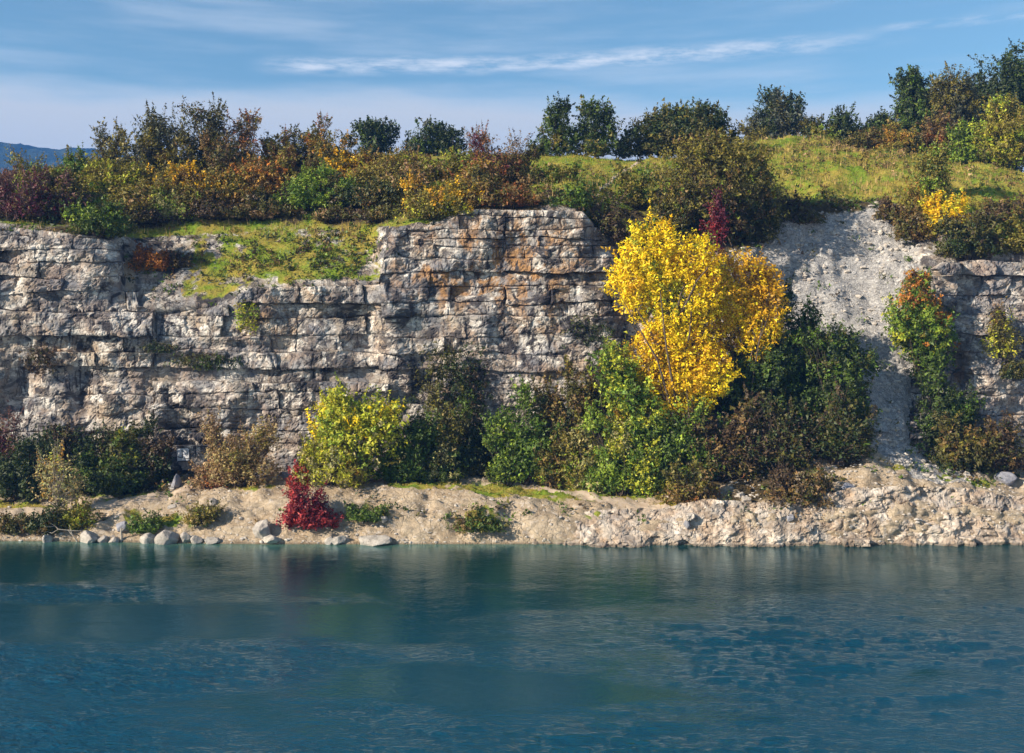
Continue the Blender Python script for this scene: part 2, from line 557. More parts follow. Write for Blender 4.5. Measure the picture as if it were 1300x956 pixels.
def hit(px, py):
    """where the sight line through a photo pixel first meets the ground"""
    Yc, Zc = ctrl(np.array([px]))
    Yc, Zc = Yc[2:10, 0], Zc[2:10, 0]
    t = np.linspace(0, 1, 60)[:-1]
    Y = np.concatenate([Yc[i] + (Yc[i + 1] - Yc[i]) * t for i in range(7)] + [[Yc[7]]])
    Z = np.concatenate([Zc[i] + (Zc[i + 1] - Zc[i]) * t for i in range(7)] + [[Zc[7]]])
    rows = HY - (Z - CZ) / Y * F
    i = int(np.argmax(rows <= py)) if (rows <= py).any() else len(rows) - 1
    return np.array([(px - 650) / F * Y[i], Y[i], Z[i]])


def ground_z(px, Y):
    Yc, Zc = ctrl(np.array([px]))
    return float(np.interp(Y, Yc[:, 0], Zc[:, 0]))


# columns: dense in view, coarse beyond
ucols = np.concatenate([np.linspace(-900, -160, 40)[:-1], np.arange(-160, 1460, 3.6), np.linspace(1460, 2200, 40)[1:]])
SUB = [10, 8, 26, 30, 40, 52, 44, 46, 60, 10, 12, 10, 8]
Yc, Zc = ctrl(ucols)
rowsY, rowsZ, seg = [], [], []
for i, n in enumerate(SUB):
    t = np.linspace(0, 1, n + 1)[:-1]
    for tt in t:
        rowsY.append(Yc[i] + (Yc[i + 1] - Yc[i]) * tt)
        rowsZ.append(Zc[i] + (Zc[i + 1] - Zc[i]) * tt)
        seg.append(i + tt)
rowsY.append(Yc[-1]); rowsZ.append(Zc[-1]); seg.append(len(SUB))
TY, TZ, seg = np.array(rowsY), np.array(rowsZ), np.array(seg)
# soften the corners of the profile except at the shore and on the cliff
for _ in range(3):
    w = ((seg > 3.0) & (seg < 4.9)) | ((seg > 7.1) & (seg < 11))
    sm = TY.copy(); sz = TZ.copy()
    sm[1:-1] = (TY[:-2] + 2 * TY[1:-1] + TY[2:]) / 4
    sz[1:-1] = (TZ[:-2] + 2 * TZ[1:-1] + TZ[2:]) / 4
    TY = np.where(w[:, None], sm, TY); TZ = np.where(w[:, None], sz, TZ)
TX = (ucols[None, :] - 650) / F * TY
PXg = np.broadcast_to(ucols[None, :], TY.shape)
PYg = HY - (TZ - CZ) / TY * F
SEG = np.broadcast_to(seg[:, None], TY.shape)
pos = np.stack([TX, TY, TZ], -1)
du = np.gradient(pos, axis=1); dv = np.gradient(pos, axis=0)
nor = np.cross(du, dv)
nor /= np.linalg.norm(nor, axis=-1, keepdims=True) + 1e-9
nor = np.where(((nor * np.array([0, -1, 0.6])).sum(-1) < 0)[..., None], -nor, nor)
X_, Y_, Z_ = TX, TY, TZ


def blockmask(px):
    """1 where the cliff carries separate rock blocks, 0 on scree"""
    return np.maximum(sstep(px, 935, 880), sstep(px, 1150, 1185))


BUMPS = [  # (column, row, half-widths, metres towards the lake)
    (480, 330, 22, 40, 0.5), (300, 500, 100, 40, 0.55), (205, 500, 10, 60, 0.35), (105, 500, 18, 55, -1.1), (470, 430, 28, 34, -0.9), (500, 430, 18, 40, 0.5),
    (240, 582, 42, 15, -1.5), (20, 500, 24, 40, -0.9), (430, 405, 30, 10, -0.6), (640, 372, 70, 8, -0.5), (250, 455, 70, 7, -0.5), (610, 350, 50, 24, -0.55), (690, 400, 60, 40, 0.25), (70, 420, 60, 30, 0.35), (45, 470, 30, 22, -0.8), (130, 345, 30, 22, 0.5),
    (380, 440, 40, 40, 0.35), (430, 540, 40, 40, 0.3), (300, 440, 70, 6, -0.3), (560, 440, 40, 40, -0.5), (760, 440, 30, 60, 0.3), (345, 395, 20, 30, 0.3),
    (170, 430, 40, 20, 0.3), (1255, 450, 30, 40, 0.4), (1215, 480, 12, 50, -0.8),
]


def macro(px, py):
    d = np.zeros_like(px)
    for (cx, cy, rx, ry, a) in BUMPS:
        d = d + a * gauss(px, py, cx, cy, rx, ry)
    X, Z = (px - 650) * 0.065, (HY - py) * 0.065
    return 1.25 * d + 0.42 * fbm(X * 0.22, Z * 0.3, X * 0 + 3, 3, 61) + 0.45 * vnoise(X * 0.38, Z * 0.07, 2.0, 63) + 0.12 * fbm(X * 0.8, Z * 0.8, X * 0, 3, 66)


scree = (1 - blockmask(PXg))
amp_bank = 0.26 * fbm(X_ * 0.8, Y_ * 0.8, Z_ * 0.8, 5, 3, 0.58) - 0.22 * sstep(ridged(X_ * 0.55, Y_ * 0.12, Z_ * 0.1, 2, 144), 0.80, 1.0) + 0.12 * ridged(X_ * 1.6, Y_ * 1.6, Z_ * 1.6, 3, 9) - 0.08
rocky = sstep(PXg, 820, 900)
w_cr, w_id = worley(X_ * 1.7, Y_ * 1.7, Z_ * 2.6, 4)
w_cr2, w_id2 = worley(X_ * 0.7, Y_ * 0.7, Z_ * 1.5, 14)
amp_bank = amp_bank + rocky * (0.30 * (w_id - 0.5) + 0.3 * (w_id2 - 0.4) - 0.12 * np.exp(-w_cr * 14)) * sstep(SEG, 2.0, 2.3) * sstep(SEG, 3.8, 3.1)
amp_cliff = macro(PXg, PYg) + 0.12 * fbm(X_ * 0.9, Y_ * 0.9, Z_ * 0.9, 4, 21) - 0.62
sc_cr, sc_id = worley(X_ * 1.5, Y_ * 1.2, Z_ * 1.5, 54)
sc_rib = sstep(fbm(X_ * 0.35, Y_ * 0.2, Z_ * 0.35, 3, 59), 0.12, 0.6)
amp_scree = 0.12 * fbm(X_ * 1.3, Y_ * 1.3, Z_ * 1.3, 5, 31, 0.62) + 0.30 * (sc_id - 0.5) * (0.3 + 1.2 * sc_rib) + 0.35 * sc_rib + 0.60 * fbm(X_ * 0.28, Y_ * 0.28, Z_ * 0.2, 3, 35) \
    - 0.12 * sstep(ridged(X_ * 0.9, Y_ * 0.4, Z_ * 0.12, 2, 44), 0.78, 1.0)
amp_cliff = amp_cliff * (1 - scree) + amp_scree * scree
amp_top = (0.22 + 0.38 * sstep(PXg, 640, 760)) * fbm(X_ * 0.30, Y_ * 0.22, Z_ * 0.4, 5, 51, 0.55) + 0.07 * fbm(X_ * 2.2, Y_ * 1.4, Z_ * 1.6, 3, 57)
slope_w = sstep(PXg, 160, 185) * sstep(PXg, 490, 478) * sstep(SEG, 5.98, 6.06)       # grassed slope above the ledge
wb = sstep(SEG, 2.02, 2.2) * sstep(SEG, 5.0, 4.9)
wt = sstep(SEG, 6.9, 7.1) * sstep(SEG, 13, 11)
wc = np.clip(1 - wb - wt, 0, 1) * sstep(SEG, 4.8, 5.0)
wc2 = wc * (1 - slope_w)
disp = amp_bank * wb + amp_cliff * wc2 + amp_top * np.maximum(wt, wc * slope_w)
pos = pos + nor * disp[..., None]
pos[..., 2] = np.where(SEG < 2, np.minimum(pos[..., 2], -0.02), pos[..., 2])

# surface cover
n_a = fbm(X_ * 0.5, Y_ * 0.5, Z_ * 0.5, 4, 71)
n_b = fbm(X_ * 1.6, Y_ * 1.6, Z_ * 1.6, 3, 77)
turf = sstep(SEG, 7.02, 7.2) * 1.0
turf = np.maximum(turf, slope_w * sstep(SEG, 6.0, 6.15) * sstep(PXg + 14 * n_a + (PYg - 350) * 0.2, 225, 262) * (0.80 + 0.6 * n_a + 0.3 * fbm(X_ * 1.6, Y_ * 1.6, Z_ * 1.6, 3, 77)))
for (cx, cy, rx, ry, a) in [(560, 616, 60, 6, 1.7), (660, 621, 85, 7, 2.0), (760, 629, 60, 7, 2.0), (862, 628, 40, 9, 1.3), (700, 610, 70, 5, 0.8),
                            (315, 618, 40, 6, 1.2), (150, 628, 60, 7, 1.1), (215, 662, 40, 14, 0.75), (255, 652, 22, 10, 0.8), (850, 640, 26, 5, .8),
                            (465, 650, 34, 16, 0.8), (610, 660, 40, 18, 0.85), (1150, 592, 34, 6, .7), (1200, 606, 30, 6, 1.0), (1240, 613, 26, 6, 1.1),
                            (20, 640, 60, 10, 0.9), (80, 660, 40, 14, 0.9), (760, 658, 40, 7, 0.7), (170, 655, 20, 12, 0.7)]:
    turf = np.maximum(turf, a * gauss(PXg, PYg, cx, cy, rx, ry) * (SEG < 5.2) * (SEG > 2.3) * (0.9 + 0.7 * n_b))
dirt = sstep(SEG, 1.0, 1.5) * sstep(SEG, 5.05, 4.95) * (1 - 0.35 * rocky * sstep(SEG, 3.35, 2.9))
dirt = np.maximum(dirt, gauss(PXg, PYg, 165, 345, 14, 45) * 0.7 * (SEG > 5.5))
dirt = np.maximum(dirt, sstep(PXg, 960, 1000) * sstep(PXg, 1260, 1160) * sstep(SEG, 5.02, 4.9) * 0.55 * (SEG > 2))
chalk = scree * sstep(SEG, 4.75, 5.1) * sstep(SEG, 7.1, 6.9)
chalk = np.maximum(chalk, 0.95 * sstep(np.abs(PXg - np.interp(PYg, [430, 545, 575, 605, 625], [1120, 1115, 1150, 1195, 1250])), 42, 24) * sstep(PYg, 420, 460) * sstep(PYg, 622, 606) * (PXg > 1060) * (SEG > 3.5))
dirt = np.maximum(dirt, slope_w * sstep(PXg, 262, 190) * sstep(SEG, 7.0, 6.8) * 0.42)
duff_shade = np.zeros_like(PXg)
for (cx, cy, rx, ry, a) in [(330, 270, 330, 22, 1.1), (120, 278, 130, 18, 1.1), (640, 252, 120, 15, 1.2), (800, 290, 60, 40, 1.2), (900, 260, 90, 70, 1.1),
                            (1040, 262, 110, 11, 1.0), (1240, 300, 70, 42, 0.9), (100, 610, 150, 22, 1.2), (600, 596, 160, 12, 1.3), (940, 590, 90, 45, 1.3),  # first entry darkens the turf lip in place of its shade
                            (1060, 545, 50, 60, 1.1), (1230, 575, 70, 35, 1.1), (840, 560, 80, 40, 1.1), (430, 604, 60, 9, 1.1)]:
    duff_shade = np.maximum(duff_shade, a * gauss(PXg, PYg, cx, cy, rx, ry))
duff_shade = duff_shade * (0.9 + 0.6 * n_a) * (SEG > 2.8)
turf = turf * (1 - 0.75 * np.clip(duff_shade, 0, 1) * sstep(PYg, 232, 250))
warm_fn = lambda px, py: np.clip(1.0 * gauss(px, py, 640, 320, 95, 55) + 0.6 * gauss(px, py, 560, 360, 60, 40) + 0.5 * gauss(px, py, 345, 400, 40, 30)
                                 + 0.55 * gauss(px, py, 1215, 480, 14, 40) + 0.5 * gauss(px, py, 70, 450, 40, 25) + 0.35 * gauss(px, py, 700, 400, 90, 60), 0, 1)
dark_fn = lambda px, py: np.clip(0.7 * gauss(px, py, 620, 420, 120, 40) + 0.5 * gauss(px, py, 540, 340, 40, 60) + 0.6 * gauss(px, py, 400, 500, 60, 50) + 0.9 * gauss(px, py, 660, 350, 110, 60) + 0.6 * gauss(px, py, 460, 420, 70, 60) + 0.8 * gauss(px, py, 105, 500, 22, 60) + 0.9 * gauss(px, py, 720, 430, 90, 50)
                                 + 0.7 * gauss(px, py, 40, 500, 40, 60) + 0.6 * gauss(px, py, 240, 585, 40, 22) + 0.35 * gauss(px, py, 400, 380, 90, 30), 0, 1)  # stain zones, with the shade of recesses and alcove painted into them
attrs = {'turf': turf, 'dirt': dirt, 'chalk': chalk, 'duff_shade': duff_shade, 'warm': warm_fn(PXg, PYg), 'dark': dark_fn(PXg, PYg)}
nr, nc = TY.shape
faces = grid_faces(nr, nc)[:, ::-1]
fseg = seg[faces[:, 0] // nc]
fcl = (seg[np.minimum(faces // nc, nr - 1)].min(1) >= 5.0) & (seg[faces // nc].max(1) <= 7.0)
allv = pos.reshape(-1, 3)


def submesh(name, fs):
    used, inv = np.unique(fs.ravel(), return_inverse=True)
    return mesh_np(name, allv[used], inv.reshape(fs.shape), True, {k: v.reshape(-1)[used] for k, v in attrs.items()})


ground = obj('ground', submesh('ground', faces[~fcl]), M_GROUND)
ground['kind'] = 'structure'
cliff = obj('cliff', submesh('cliff', faces[fcl]), M_GROUND)
cliff['kind'] = 'structure'

# ------------------------------------------------------------------ water
# denser where it is near and in view; waves are real relief, finer ripples are bump
wpy = np.concatenate([np.linspace(681.5, 690, 12)[:-1], np.linspace(690, 790, 84)[:-1], np.arange(790, 985, 1.35), np.array([1050, 1300, 2000, 4000, 9000])])
wpx = np.concatenate([np.linspace(-1900, -60, 30)[:-1], np.arange(-60, 1361, 1.9), np.linspace(1361, 3200, 30)[1:]])
WP, WPY = np.meshgrid(wpx, wpy)
WY = CZ * F / (WPY - HY)
WX = (WP - 650) / F * WY
shoreY = np.interp(WP, TPX, [c[1] for c in TP])
dist = shoreY - WY
shal = np.clip(np.exp(-np.maximum(dist, 0) / 1.1) * sstep(WP, 900, 560) + 0.5 * np.exp(-np.maximum(dist, 0) / 0.5), 0, 1)
gust = np.zeros_like(WX)
for (cx, cy, rx, ry, a) in [(60, 752, 190, 14, 0.8), (120, 850, 260, 38, 0.95), (420, 900, 160, 26, 0.4), (1040, 815, 270, 58, 1.0), (640, 742, 90, 10, 0.35), (1250, 780, 120, 26, 0.5), (1260, 860, 160, 50, 0.75), (1180, 905, 220, 40, 0.8), (200, 960, 300, 70, 0.7), (1000, 960, 400, 70, 0.8)]:
    gust = np.maximum(gust, a * gauss(WP, WPY, cx, cy, rx, ry))
gust = gust + 0.32 * fbm(WX * 0.10, WY * 0.22, WX * 0, 4, 301, 0.55)
gf = 0.085 + 0.915 * sstep(gust, 0.05, 1.05)
cx_, sx_ = math.cos(0.16), math.sin(0.16)
RX, RY = WX * cx_ + WY * sx_, -WX * sx_ + WY * cx_
RX2, RY2 = WX * cx_ - WY * sx_ * 1.4, WX * sx_ * 1.4 + WY * cx_


def crest(n):
    return 1 - 2 * np.abs(n) ** 0.8        # sharp crests, round troughs


wz = np.zeros_like(WX)
for k_, (ang, fx_, fy_, am) in enumerate([(0.10, 0.50, 1.2, 0.045), (-0.22, 0.75, 1.7, 0.040), (0.32, 1.0, 2.3, 0.036), (-0.08, 1.35, 3.0, 0.030), (0.2, 1.8, 3.9, 0.022)]):
    ca, sa = math.cos(ang), math.sin(ang)
    wz = wz + am * vnoise((WX * ca + WY * sa) * fx_ + 0.6 * vnoise(WX * 0.5, WY * 0.8, k_ + 0.5, 331), (-WX * sa + WY * ca) * fy_ + 3.3 * k_, k_ * 1.7, 311 + k_)
wz = wz * gf * sstep(dist, 0.0, 2.5)
water = obj('water', mesh_np('water', np.stack([WX, WY, wz], -1).reshape(-1, 3), grid_faces(len(wpy), len(wpx)), True, {'shallow': shal.reshape(-1), 'gust': gf.reshape(-1), 'deep': sstep(dist, 1.5, 24).reshape(-1)}), M_WATER)
water['kind'] = 'structure'

# ------------------------------------------------------------------ far wooded hills
hx = np.linspace(-1900, 700, 261)
hy = np.linspace(1250, 2150, 61)
HX, HYY = np.meshgrid(hx, hy)
ridge = np.interp(hx, [-1900, -1100, -830, -740, -690, -620, -500, -300, 700], [238, 250, 246, 246, 244, 232, 190, 120, 60])
hz = 14 + (ridge + 7 * fbm(hx / 160, 0 * hx, 0 * hx, 3, 5))[None, :] * sstep(HYY, 1250, 1650) * sstep(HYY, 2400, 1700)
hz = hz + 7 * fbm(HX / 90, HYY / 90, HX * 0, 4, 8) * sstep(HYY, 1250, 1400) + 5 * np.abs(fbm(HX / 22, HYY / 22, HX * 0, 2, 18)) * sstep(HYY, 1250, 1320)
mh, th, oh = new_mat('wooded_hill')
ph = th.node('ShaderNodeNewGeometry').outputs['Position']
nh = th.noise(ph, 0.035, 6, 0.7)
principled(th, oh, th.mix(th.smooth(nh, 0.35, 0.65), (0.012, 0.024, 0.014), (0.05, 0.065, 0.03)), 0.95, th.bump(nh, 1.0, 12.0), 0.0)
hills = obj('hills', mesh_np('hills', np.stack([HX, HYY, hz], -1).reshape(-1, 3), grid_faces(len(hy), len(hx)), False), mh)
hills['kind'] = 'structure'

# ------------------------------------------------------------------ rock blocks of the cliff
def wall_Y(px, py):
    """distance of the cliff face at a photo pixel, from foot to top"""
    Yc, Zc = ctrl(px.ravel())
    rows = HY - (Zc - CZ) / Yc * F
    out = np.empty(px.size)
    a5, a6, a7 = rows[R_FOOT], rows[R_WALL], rows[R_TOP]
    y5, y6, y7 = Yc[R_FOOT], Yc[R_WALL], Yc[R_TOP]
    p = py.ravel()
    lo = y5 + (y6 - y5) * np.clip((a5 - p) / (a5 - a6), -0.2, 1)
    hi = y6 + (y7 - y6) * np.clip((a6 - p) / (a6 - a7 + 1e-6), 0, 1.2)
    steep = np.abs(y7 - y6) > 3.5
    hi = np.where(steep, y6, hi)
    out = np.where(p > a6, lo, hi)
    return out.reshape(px.shape)


blocks = []      # (verts, faces, warm, dark, size)


def edge_noise(px, base, seed):
    return 3.6 * vnoise(px / 85.0, base * 0.37, 0.0, seed) + 1.5 * vnoise(px / 21.0, base * 0.37, 4.0, seed) + 0.8 * vnoise(px / 6.0, base * 0.37, 8.0, seed)


def add_block(x0t, x1t, x0b, x1b, top, bot, off, res=1.9, rough=1.0, gap=0.55, tiltx=0.0, tiltz=0.0, wallf=None, seed=0, depth=0.9, clip_top=None):
    w = max(x1t - x0t, x1b - x0b)
    xm = 0.25 * (x0t + x1t + x0b + x1b)
    h = float(bot(np.array([xm]))[0] - top(np.array([xm]))[0])
    if w < 3 or h < 2.5:
        return
    na, nb = int(np.clip(w / res, 3, 70)) + 1, int(np.clip(h / res, 3, 60)) + 1
    a = np.linspace(0, 1, na)[None, :]; b = np.linspace(0, 1, nb)[:, None]
    gx = gap / w; gy = (1.7 * gap if gap > 0 else 0.25) / h
    ag = gx + a * (1 - 2 * gx); bg_ = gy + b * (1 - 2 * gy)
    xt = x0t + (x1t - x0t) * ag; xb = x0b + (x1b - x0b) * ag
    px = xt + (xb - xt) * bg_
    jig = 2.2 * vnoise(bg_ * h / 9.0 + 0 * px, xm * 0.01, 0.3, 91) + 1.0 * vnoise(bg_ * h / 3.5 + 0 * px, xm * 0.01, 3.3, 91)
    px = px + jig
    tp, bt = top(px), bot(px)
    py = tp + (bt - tp) * bg_
    Yw = wallf(px, py)
    X = (px - 650) / F * Yw; Z = CZ - (py - HY) / F * Yw
    # rounded, chipped rims
    ex = np.minimum(a, 1 - a) * w * 0.0655; ez = np.minimum(b, 1 - b) * h * 0.0655
    rimr = 0.04 + 0.04 * (vnoise(X * 1.3, Z * 1.3, seed * 0.77, 41) + 0.4)
    rim = np.exp(-ex / rimr) * (1.0 if gap > 0 else 0.15) + np.exp(-ez / (rimr * 0.8))
    dd = off + tiltx * (a - 0.5) * w * 0.0655 + tiltz * (b - 0.5) * h * 0.0655
    dd = dd - (0.06 + 0.07 * vnoise(X * 0.7, Z * 0.7, 5.0, 47)) * np.clip(rim, 0, 1.3)
    wx_, wz_ = X + 0.35 * vnoise(X * 0.9, Z * 0.9, 1.0, 33), Z + 0.35 * vnoise(X * 0.9, Z * 0.9, 7.0, 33)
    cr, cid = worley(wx_ * 0.50, wz_ * 0.62, X * 0 + 0.5, 3)
    dd = dd + rough * (0.19 * (cid - 0.5) - 0.10 * np.exp(-cr * 22))
    cr3, cid3 = worley(wx_ * 1.15, wz_ * 1.5, X * 0 + 4.5, 23)
    dd = dd + rough * (0.065 * (cid3 - 0.5) - 0.06 * np.exp(-cr3 * 18))
    cr2, cid2 = worley(X * 2.6, Z * 3.4, X * 0 + 2.2, 13)
    dd = dd + rough * (0.04 * (cid2 - 0.5) - 0.03 * np.exp(-cr2 * 12))
    bed = Z * 2.1 + 0.06 * X + 0.9 * vnoise(X * 0.16, Z * 0.4, 2.0, 71) + 0.25 * vnoise(X * 0.9, Z * 0.9, 6.0, 72)
    bf = bed - np.floor(bed)
    bstr = np.clip(0.5 + 1.2 * vnoise(X * 0.35, np.floor(bed) * 3.7, 1.0, 73), 0, 1)
    dd = dd - 0.13 * bstr * np.exp(-np.minimum(bf, 1 - bf) * 11) + 0.06 * (_T[(np.floor(bed).astype(np.int64) * 7919) & 0xFFFF] - 0.5) * bstr
    dd = dd + rough * (0.060 * fbm(X * 1.4, Z * 1.6, X * 0, 5, 81, 0.58))
    Yf = Yw - dd
    v = np.stack([X, Yf, Z], -1)
    # skirt going back into the cliff
    ring = np.concatenate([np.arange(na), np.arange(1, nb) * na + na - 1, (nb - 1) * na + np.arange(na - 2, -1, -1), np.arange(nb - 2, 0, -1) * na])
    vv = v.reshape(-1, 3)
    back = vv[ring].copy()
    back[:, 1] = np.maximum(back[:, 1], Yw.reshape(-1)[ring]) + depth
    n0 = len(vv)
    fr = grid_faces(nb, na)[:, ::-1][:, [0, 1, 2, 3]]
    k = np.arange(len(ring)); k2 = (k + 1) % len(ring)
    sk = np.stack([ring[k], ring[k2], n0 + k2, n0 + k], -1)
    allb = np.concatenate([vv, back])
    pxa = np.concatenate([px.reshape(-1), px.reshape(-1)[ring]]); pya = np.concatenate([py.reshape(-1), py.reshape(-1)[ring]])
    blocks.append((allb, np.concatenate([fr, sk]), warm_fn(pxa, pya), dark_fn(pxa, pya), w * h * (1.0 if 0 < xm < 1300 else 0.05)))


top_line = lambda px: np.interp(px, [-200, 0, 60, 120, 150, 164, 176, 200, 260, 290, 318, 480, 487, 494, 560, 596, 640, 740, 754, 770, 800, 850, 940],
                                [283, 286, 293, 300, 307, 330, 388, 393, 391, 385, 365, 361, 330, 292, 285, 265, 266, 268, 284, 302, 312, 318, 322])
foot_line = lambda px: np.interp(px, TPX, [c[4][0] for c in TP]) + 6


def panel(x0, x1, lines, wmin, wmax, rough, seed, topf, botf, amp=0.22, res=1.9, wallf=None, skip=None):
    r = np.random.default_rng(seed)
    wallf = wallf or (lambda px, py: wall_Y(px, py) - macro(px, py))
    for li in range(len(lines) - 1):
        L0, L1 = lines[li], lines[li + 1]
        f0 = (lambda q, L=L0: np.clip(L + edge_noise(q, L, seed), topf(q), botf(q)))
        f1 = (lambda q, L=L1: np.clip(L + edge_noise(q, L, seed), topf(q), botf(q)))
        th = L1 - L0
        so = r.normal(0, amp * 0.95)
        cap = abs(L0 - 361) < 0.5
        if cap:
            so = 0.35
        x = x0 + r.uniform(-2, 2)
        xb = x + r.uniform(-2, 2)
        while x < x1 - 2:
            w = th * r.uniform(wmin, wmax) * (1.7 if r.random() < 0.18 else 1)
            w = float(np.clip(w, 11, 95))
            xn = x + w
            xbn = xn + r.normal(0, 0.14) * th
            if xn > x1 - 8:
                xn = x1 + r.uniform(-2, 2); xbn = x1 + r.uniform(-2, 2)
            xm = (x + xn) / 2
            hh = float(f1(np.array([xm]))[0] - f0(np.array([xm]))[0])
            same = r.random() < 0.38 and not cap
            bo = last if same and x > x0 + 5 else so + r.normal(0, amp * 0.7) + 0.12
            last = bo
            if hh > 3 and not (skip and skip(xm, (L0 + L1) / 2)):
                add_block(x, xn, xb, xbn, f0, f1, bo, res, rough * r.uniform(0.7, 1.3), (-0.25 if same else r.uniform(0.05, 0.5)),
                          r.normal(0, 0.07) * (not same), r.normal(0.02, 0.06), wallf, int(r.integers(1, 9999)))
            x, xb = xn, xbn


panel(-150, 152, [283, 301, 318, 335, 352, 372], 0.9, 3.2, 1.5, 101, top_line, foot_line, 0.30)
panel(-150, 195, [372, 393, 426, 447, 467, 503, 548, 592, 622], 1.0, 3.6, 1.2, 102, top_line, foot_line, 0.26)
panel(195, 492, [361, 384, 402, 426, 446, 467, 484, 498, 519, 546, 566, 590, 612], 1.0, 4.2, 1.0, 104, top_line, foot_line, 0.22,
      skip=lambda x, y: 205 < x < 268 and y > 568)
panel(482, 640, [262, 276, 291, 304, 315, 329, 347, 363, 384, 400, 427, 448, 470, 494, 515, 540, 566, 590, 612], 0.9, 3.6, 1.05, 105, top_line, foot_line, 0.20)
panel(640, 790, [262, 277, 289, 303, 314, 328, 346, 363, 384, 400, 427, 449, 471, 494, 518, 545, 575, 612], 0.9, 3.8, 0.95, 106, top_line, foot_line, 0.20)
panel(790, 930, [300, 320, 345, 372, 400, 427, 452, 478, 510, 545, 580], 1.0, 2.4, 1.2, 107, top_line, foot_line, 0.28)
rtop = lambda px: np.interp(px, [1150, 1165, 1180, 1200, 1240, 1300, 1450], [430, 372, 345, 332, 330, 334, 330])
panel(1158, 1420, [330, 352, 374, 398, 424, 448, 474, 500, 526, 556, 596], 0.8, 2.2, 1.7, 108, rtop, foot_line, 0.20)

order = sorted(range(len(blocks)), key=lambda i: -blocks[i][4])


def make_blocks(parent, bl, name, n_single, mat=None):
    mat = mat or M_ROCK
    order = sorted(range(len(bl)), key=lambda i: -bl[i][4])
    rest_v, rest_f, rw, rd, n = [], [], [], [], 0
    for k, i in enumerate(order):
        v, f, wv, dk, _ = bl[i]
        if k < n_single:
            c = v.mean(0)
            obj(name, mesh_np(name, v - c, f, False, {'warm': wv, 'dark': dk}), mat, parent, c)
        else:
            rest_v.append(v); rest_f.append(f + n); rw.append(wv); rd.append(dk); n += len(v)
    if rest_v:
        o = obj('small_' + name + '_mass', mesh_np(name, np.concatenate(rest_v), np.concatenate(rest_f), False,
                                                   {'warm': np.concatenate(rw), 'dark': np.concatenate(rd)}), mat, parent)
        o['kind'] = 'stuff'


print('cliff blocks', len(blocks))
make_blocks(cliff, blocks, 'rock_block', 300)

# low bedded rock along the water, right half
blocks = []
ltop = lambda px: np.interp(px, [640, 700, 800, 870, 950, 1050, 1110, 1200, 1300, 1450], [676, 670, 660, 652, 648, 645, 640, 642, 648, 650])
lbot = lambda px: np.interp(px, [640, 1450], [693, 693])


def bank_Y(px, py):
    Yc, Zc = ctrl(px.ravel())
    rows = HY - (Zc - CZ) / Yc * F
    a, b = rows[R_SHORE], rows[R_FACE]
    t = np.clip((a - py.ravel()) / (a - b), -0.1, 1.3)
    y = Yc[R_SHORE] + (Yc[R_FACE] - Yc[R_SHORE]) * t
    X = (px.ravel() - 650) * 0.055
    y = y - 0.15 - 0.25 * fbm(X * 0.35, X * 0, X * 0, 3, 7)
    return y.reshape(px.shape)


_rl = np.random.default_rng(3)
panel(648, 1440, [634, 649, 660, 670, 681, 694], 0.6, 2.6, 1.9, 201, ltop, lbot, 0.30, 1.5, bank_Y, skip=lambda x, y: _rl.random() < 0.86)

def ledge_mass():
    pxs = np.arange(636, 1445, 1.7)
    tq = np.linspace(0, 1, 46)
    A, Bq = np.meshgrid(pxs, tq)
    tl = ltop(A) - 10 + 5 * vnoise(A / 30.0, 0.0, 0.0, 5) - 8 * sstep(A, 1040, 1110)
    py = 695 + (tl - 695) * Bq
    Yw = bank_Y(A, py)
    X = (A - 650) / F * Yw; Z = CZ - (py - HY) / F * Yw
    lay = Z * 1.7 + 1.1 * fbm(X * 0.5, X * 0, Z * 0.4, 3, 15) + 0.05 * X
    li_ = np.floor(lay); fl = lay - li_
    off = (_h(li_.astype(np.int64), (li_ * 0).astype(np.int64), (li_ * 0).astype(np.int64), 4) - 0.5) * 0.35
    cellx = X * (0.25 + 0.65 * _h(li_.astype(np.int64), (li_ * 0 + 3).astype(np.int64), (li_ * 0).astype(np.int64), 8)) + li_ * 7.3 + 0.25 * vnoise(X * 2, Z * 2, 0.0, 9)
    ci = np.floor(cellx); fx = cellx - ci
    off = off + (_h(ci.astype(np.int64), li_.astype(np.int64), (li_ * 0).astype(np.int64), 12) - 0.5) * 0.34
    jw = np.clip(0.55 + 1.1 * vnoise(X * 0.5, Z * 1.0, 2.0, 88), 0, 1.2)
    joint = (np.exp(-np.minimum(fx, 1 - fx) * 30) + np.exp(-np.minimum(fl, 1 - fl) * 10)) * jw
    cr, cid = worley(X * 1.1, Z * 1.9, X * 0, 19)
    dd = off * 0.8 - 0.12 * joint + 0.16 * (cid - 0.5) - 0.05 * np.exp(-cr * 20) + 0.16 * fbm(X * 1.3, Z * 2.0, X * 0, 5, 27, 0.6) + 0.25 * fbm(X * 0.3, Z * 0.3, X * 0, 2, 29) - 1.0 * Bq ** 2.2
    dd = dd - 0.9 * sstep(A, 760, 640)
    v = np.stack([X, Yw - dd - 0.05, Z], -1)
    return v, A, py


lv, la, lpy = ledge_mass()
print('bank blocks', len(blocks))
ledge_src = blocks
ledge = obj('shore_ledge', mesh_np('shore_ledge', lv.reshape(-1, 3) - np.array([0, 72, 0]), grid_faces(*la.shape), False, {'warm': 0.3 + 0 * la.reshape(-1), 'dark': 0 * la.reshape(-1)}), M_LEDGE, None, (0, 72, 0))
ledge['kind'] = 'structure'
bpy.context.view_layer.update()
blocks = [(v - np.array([0, 72, 0]), f, a, b, s) for (v, f, a, b, s) in ledge_src]
make_blocks(ledge, blocks, 'rock_block', 300, M_LEDGE)

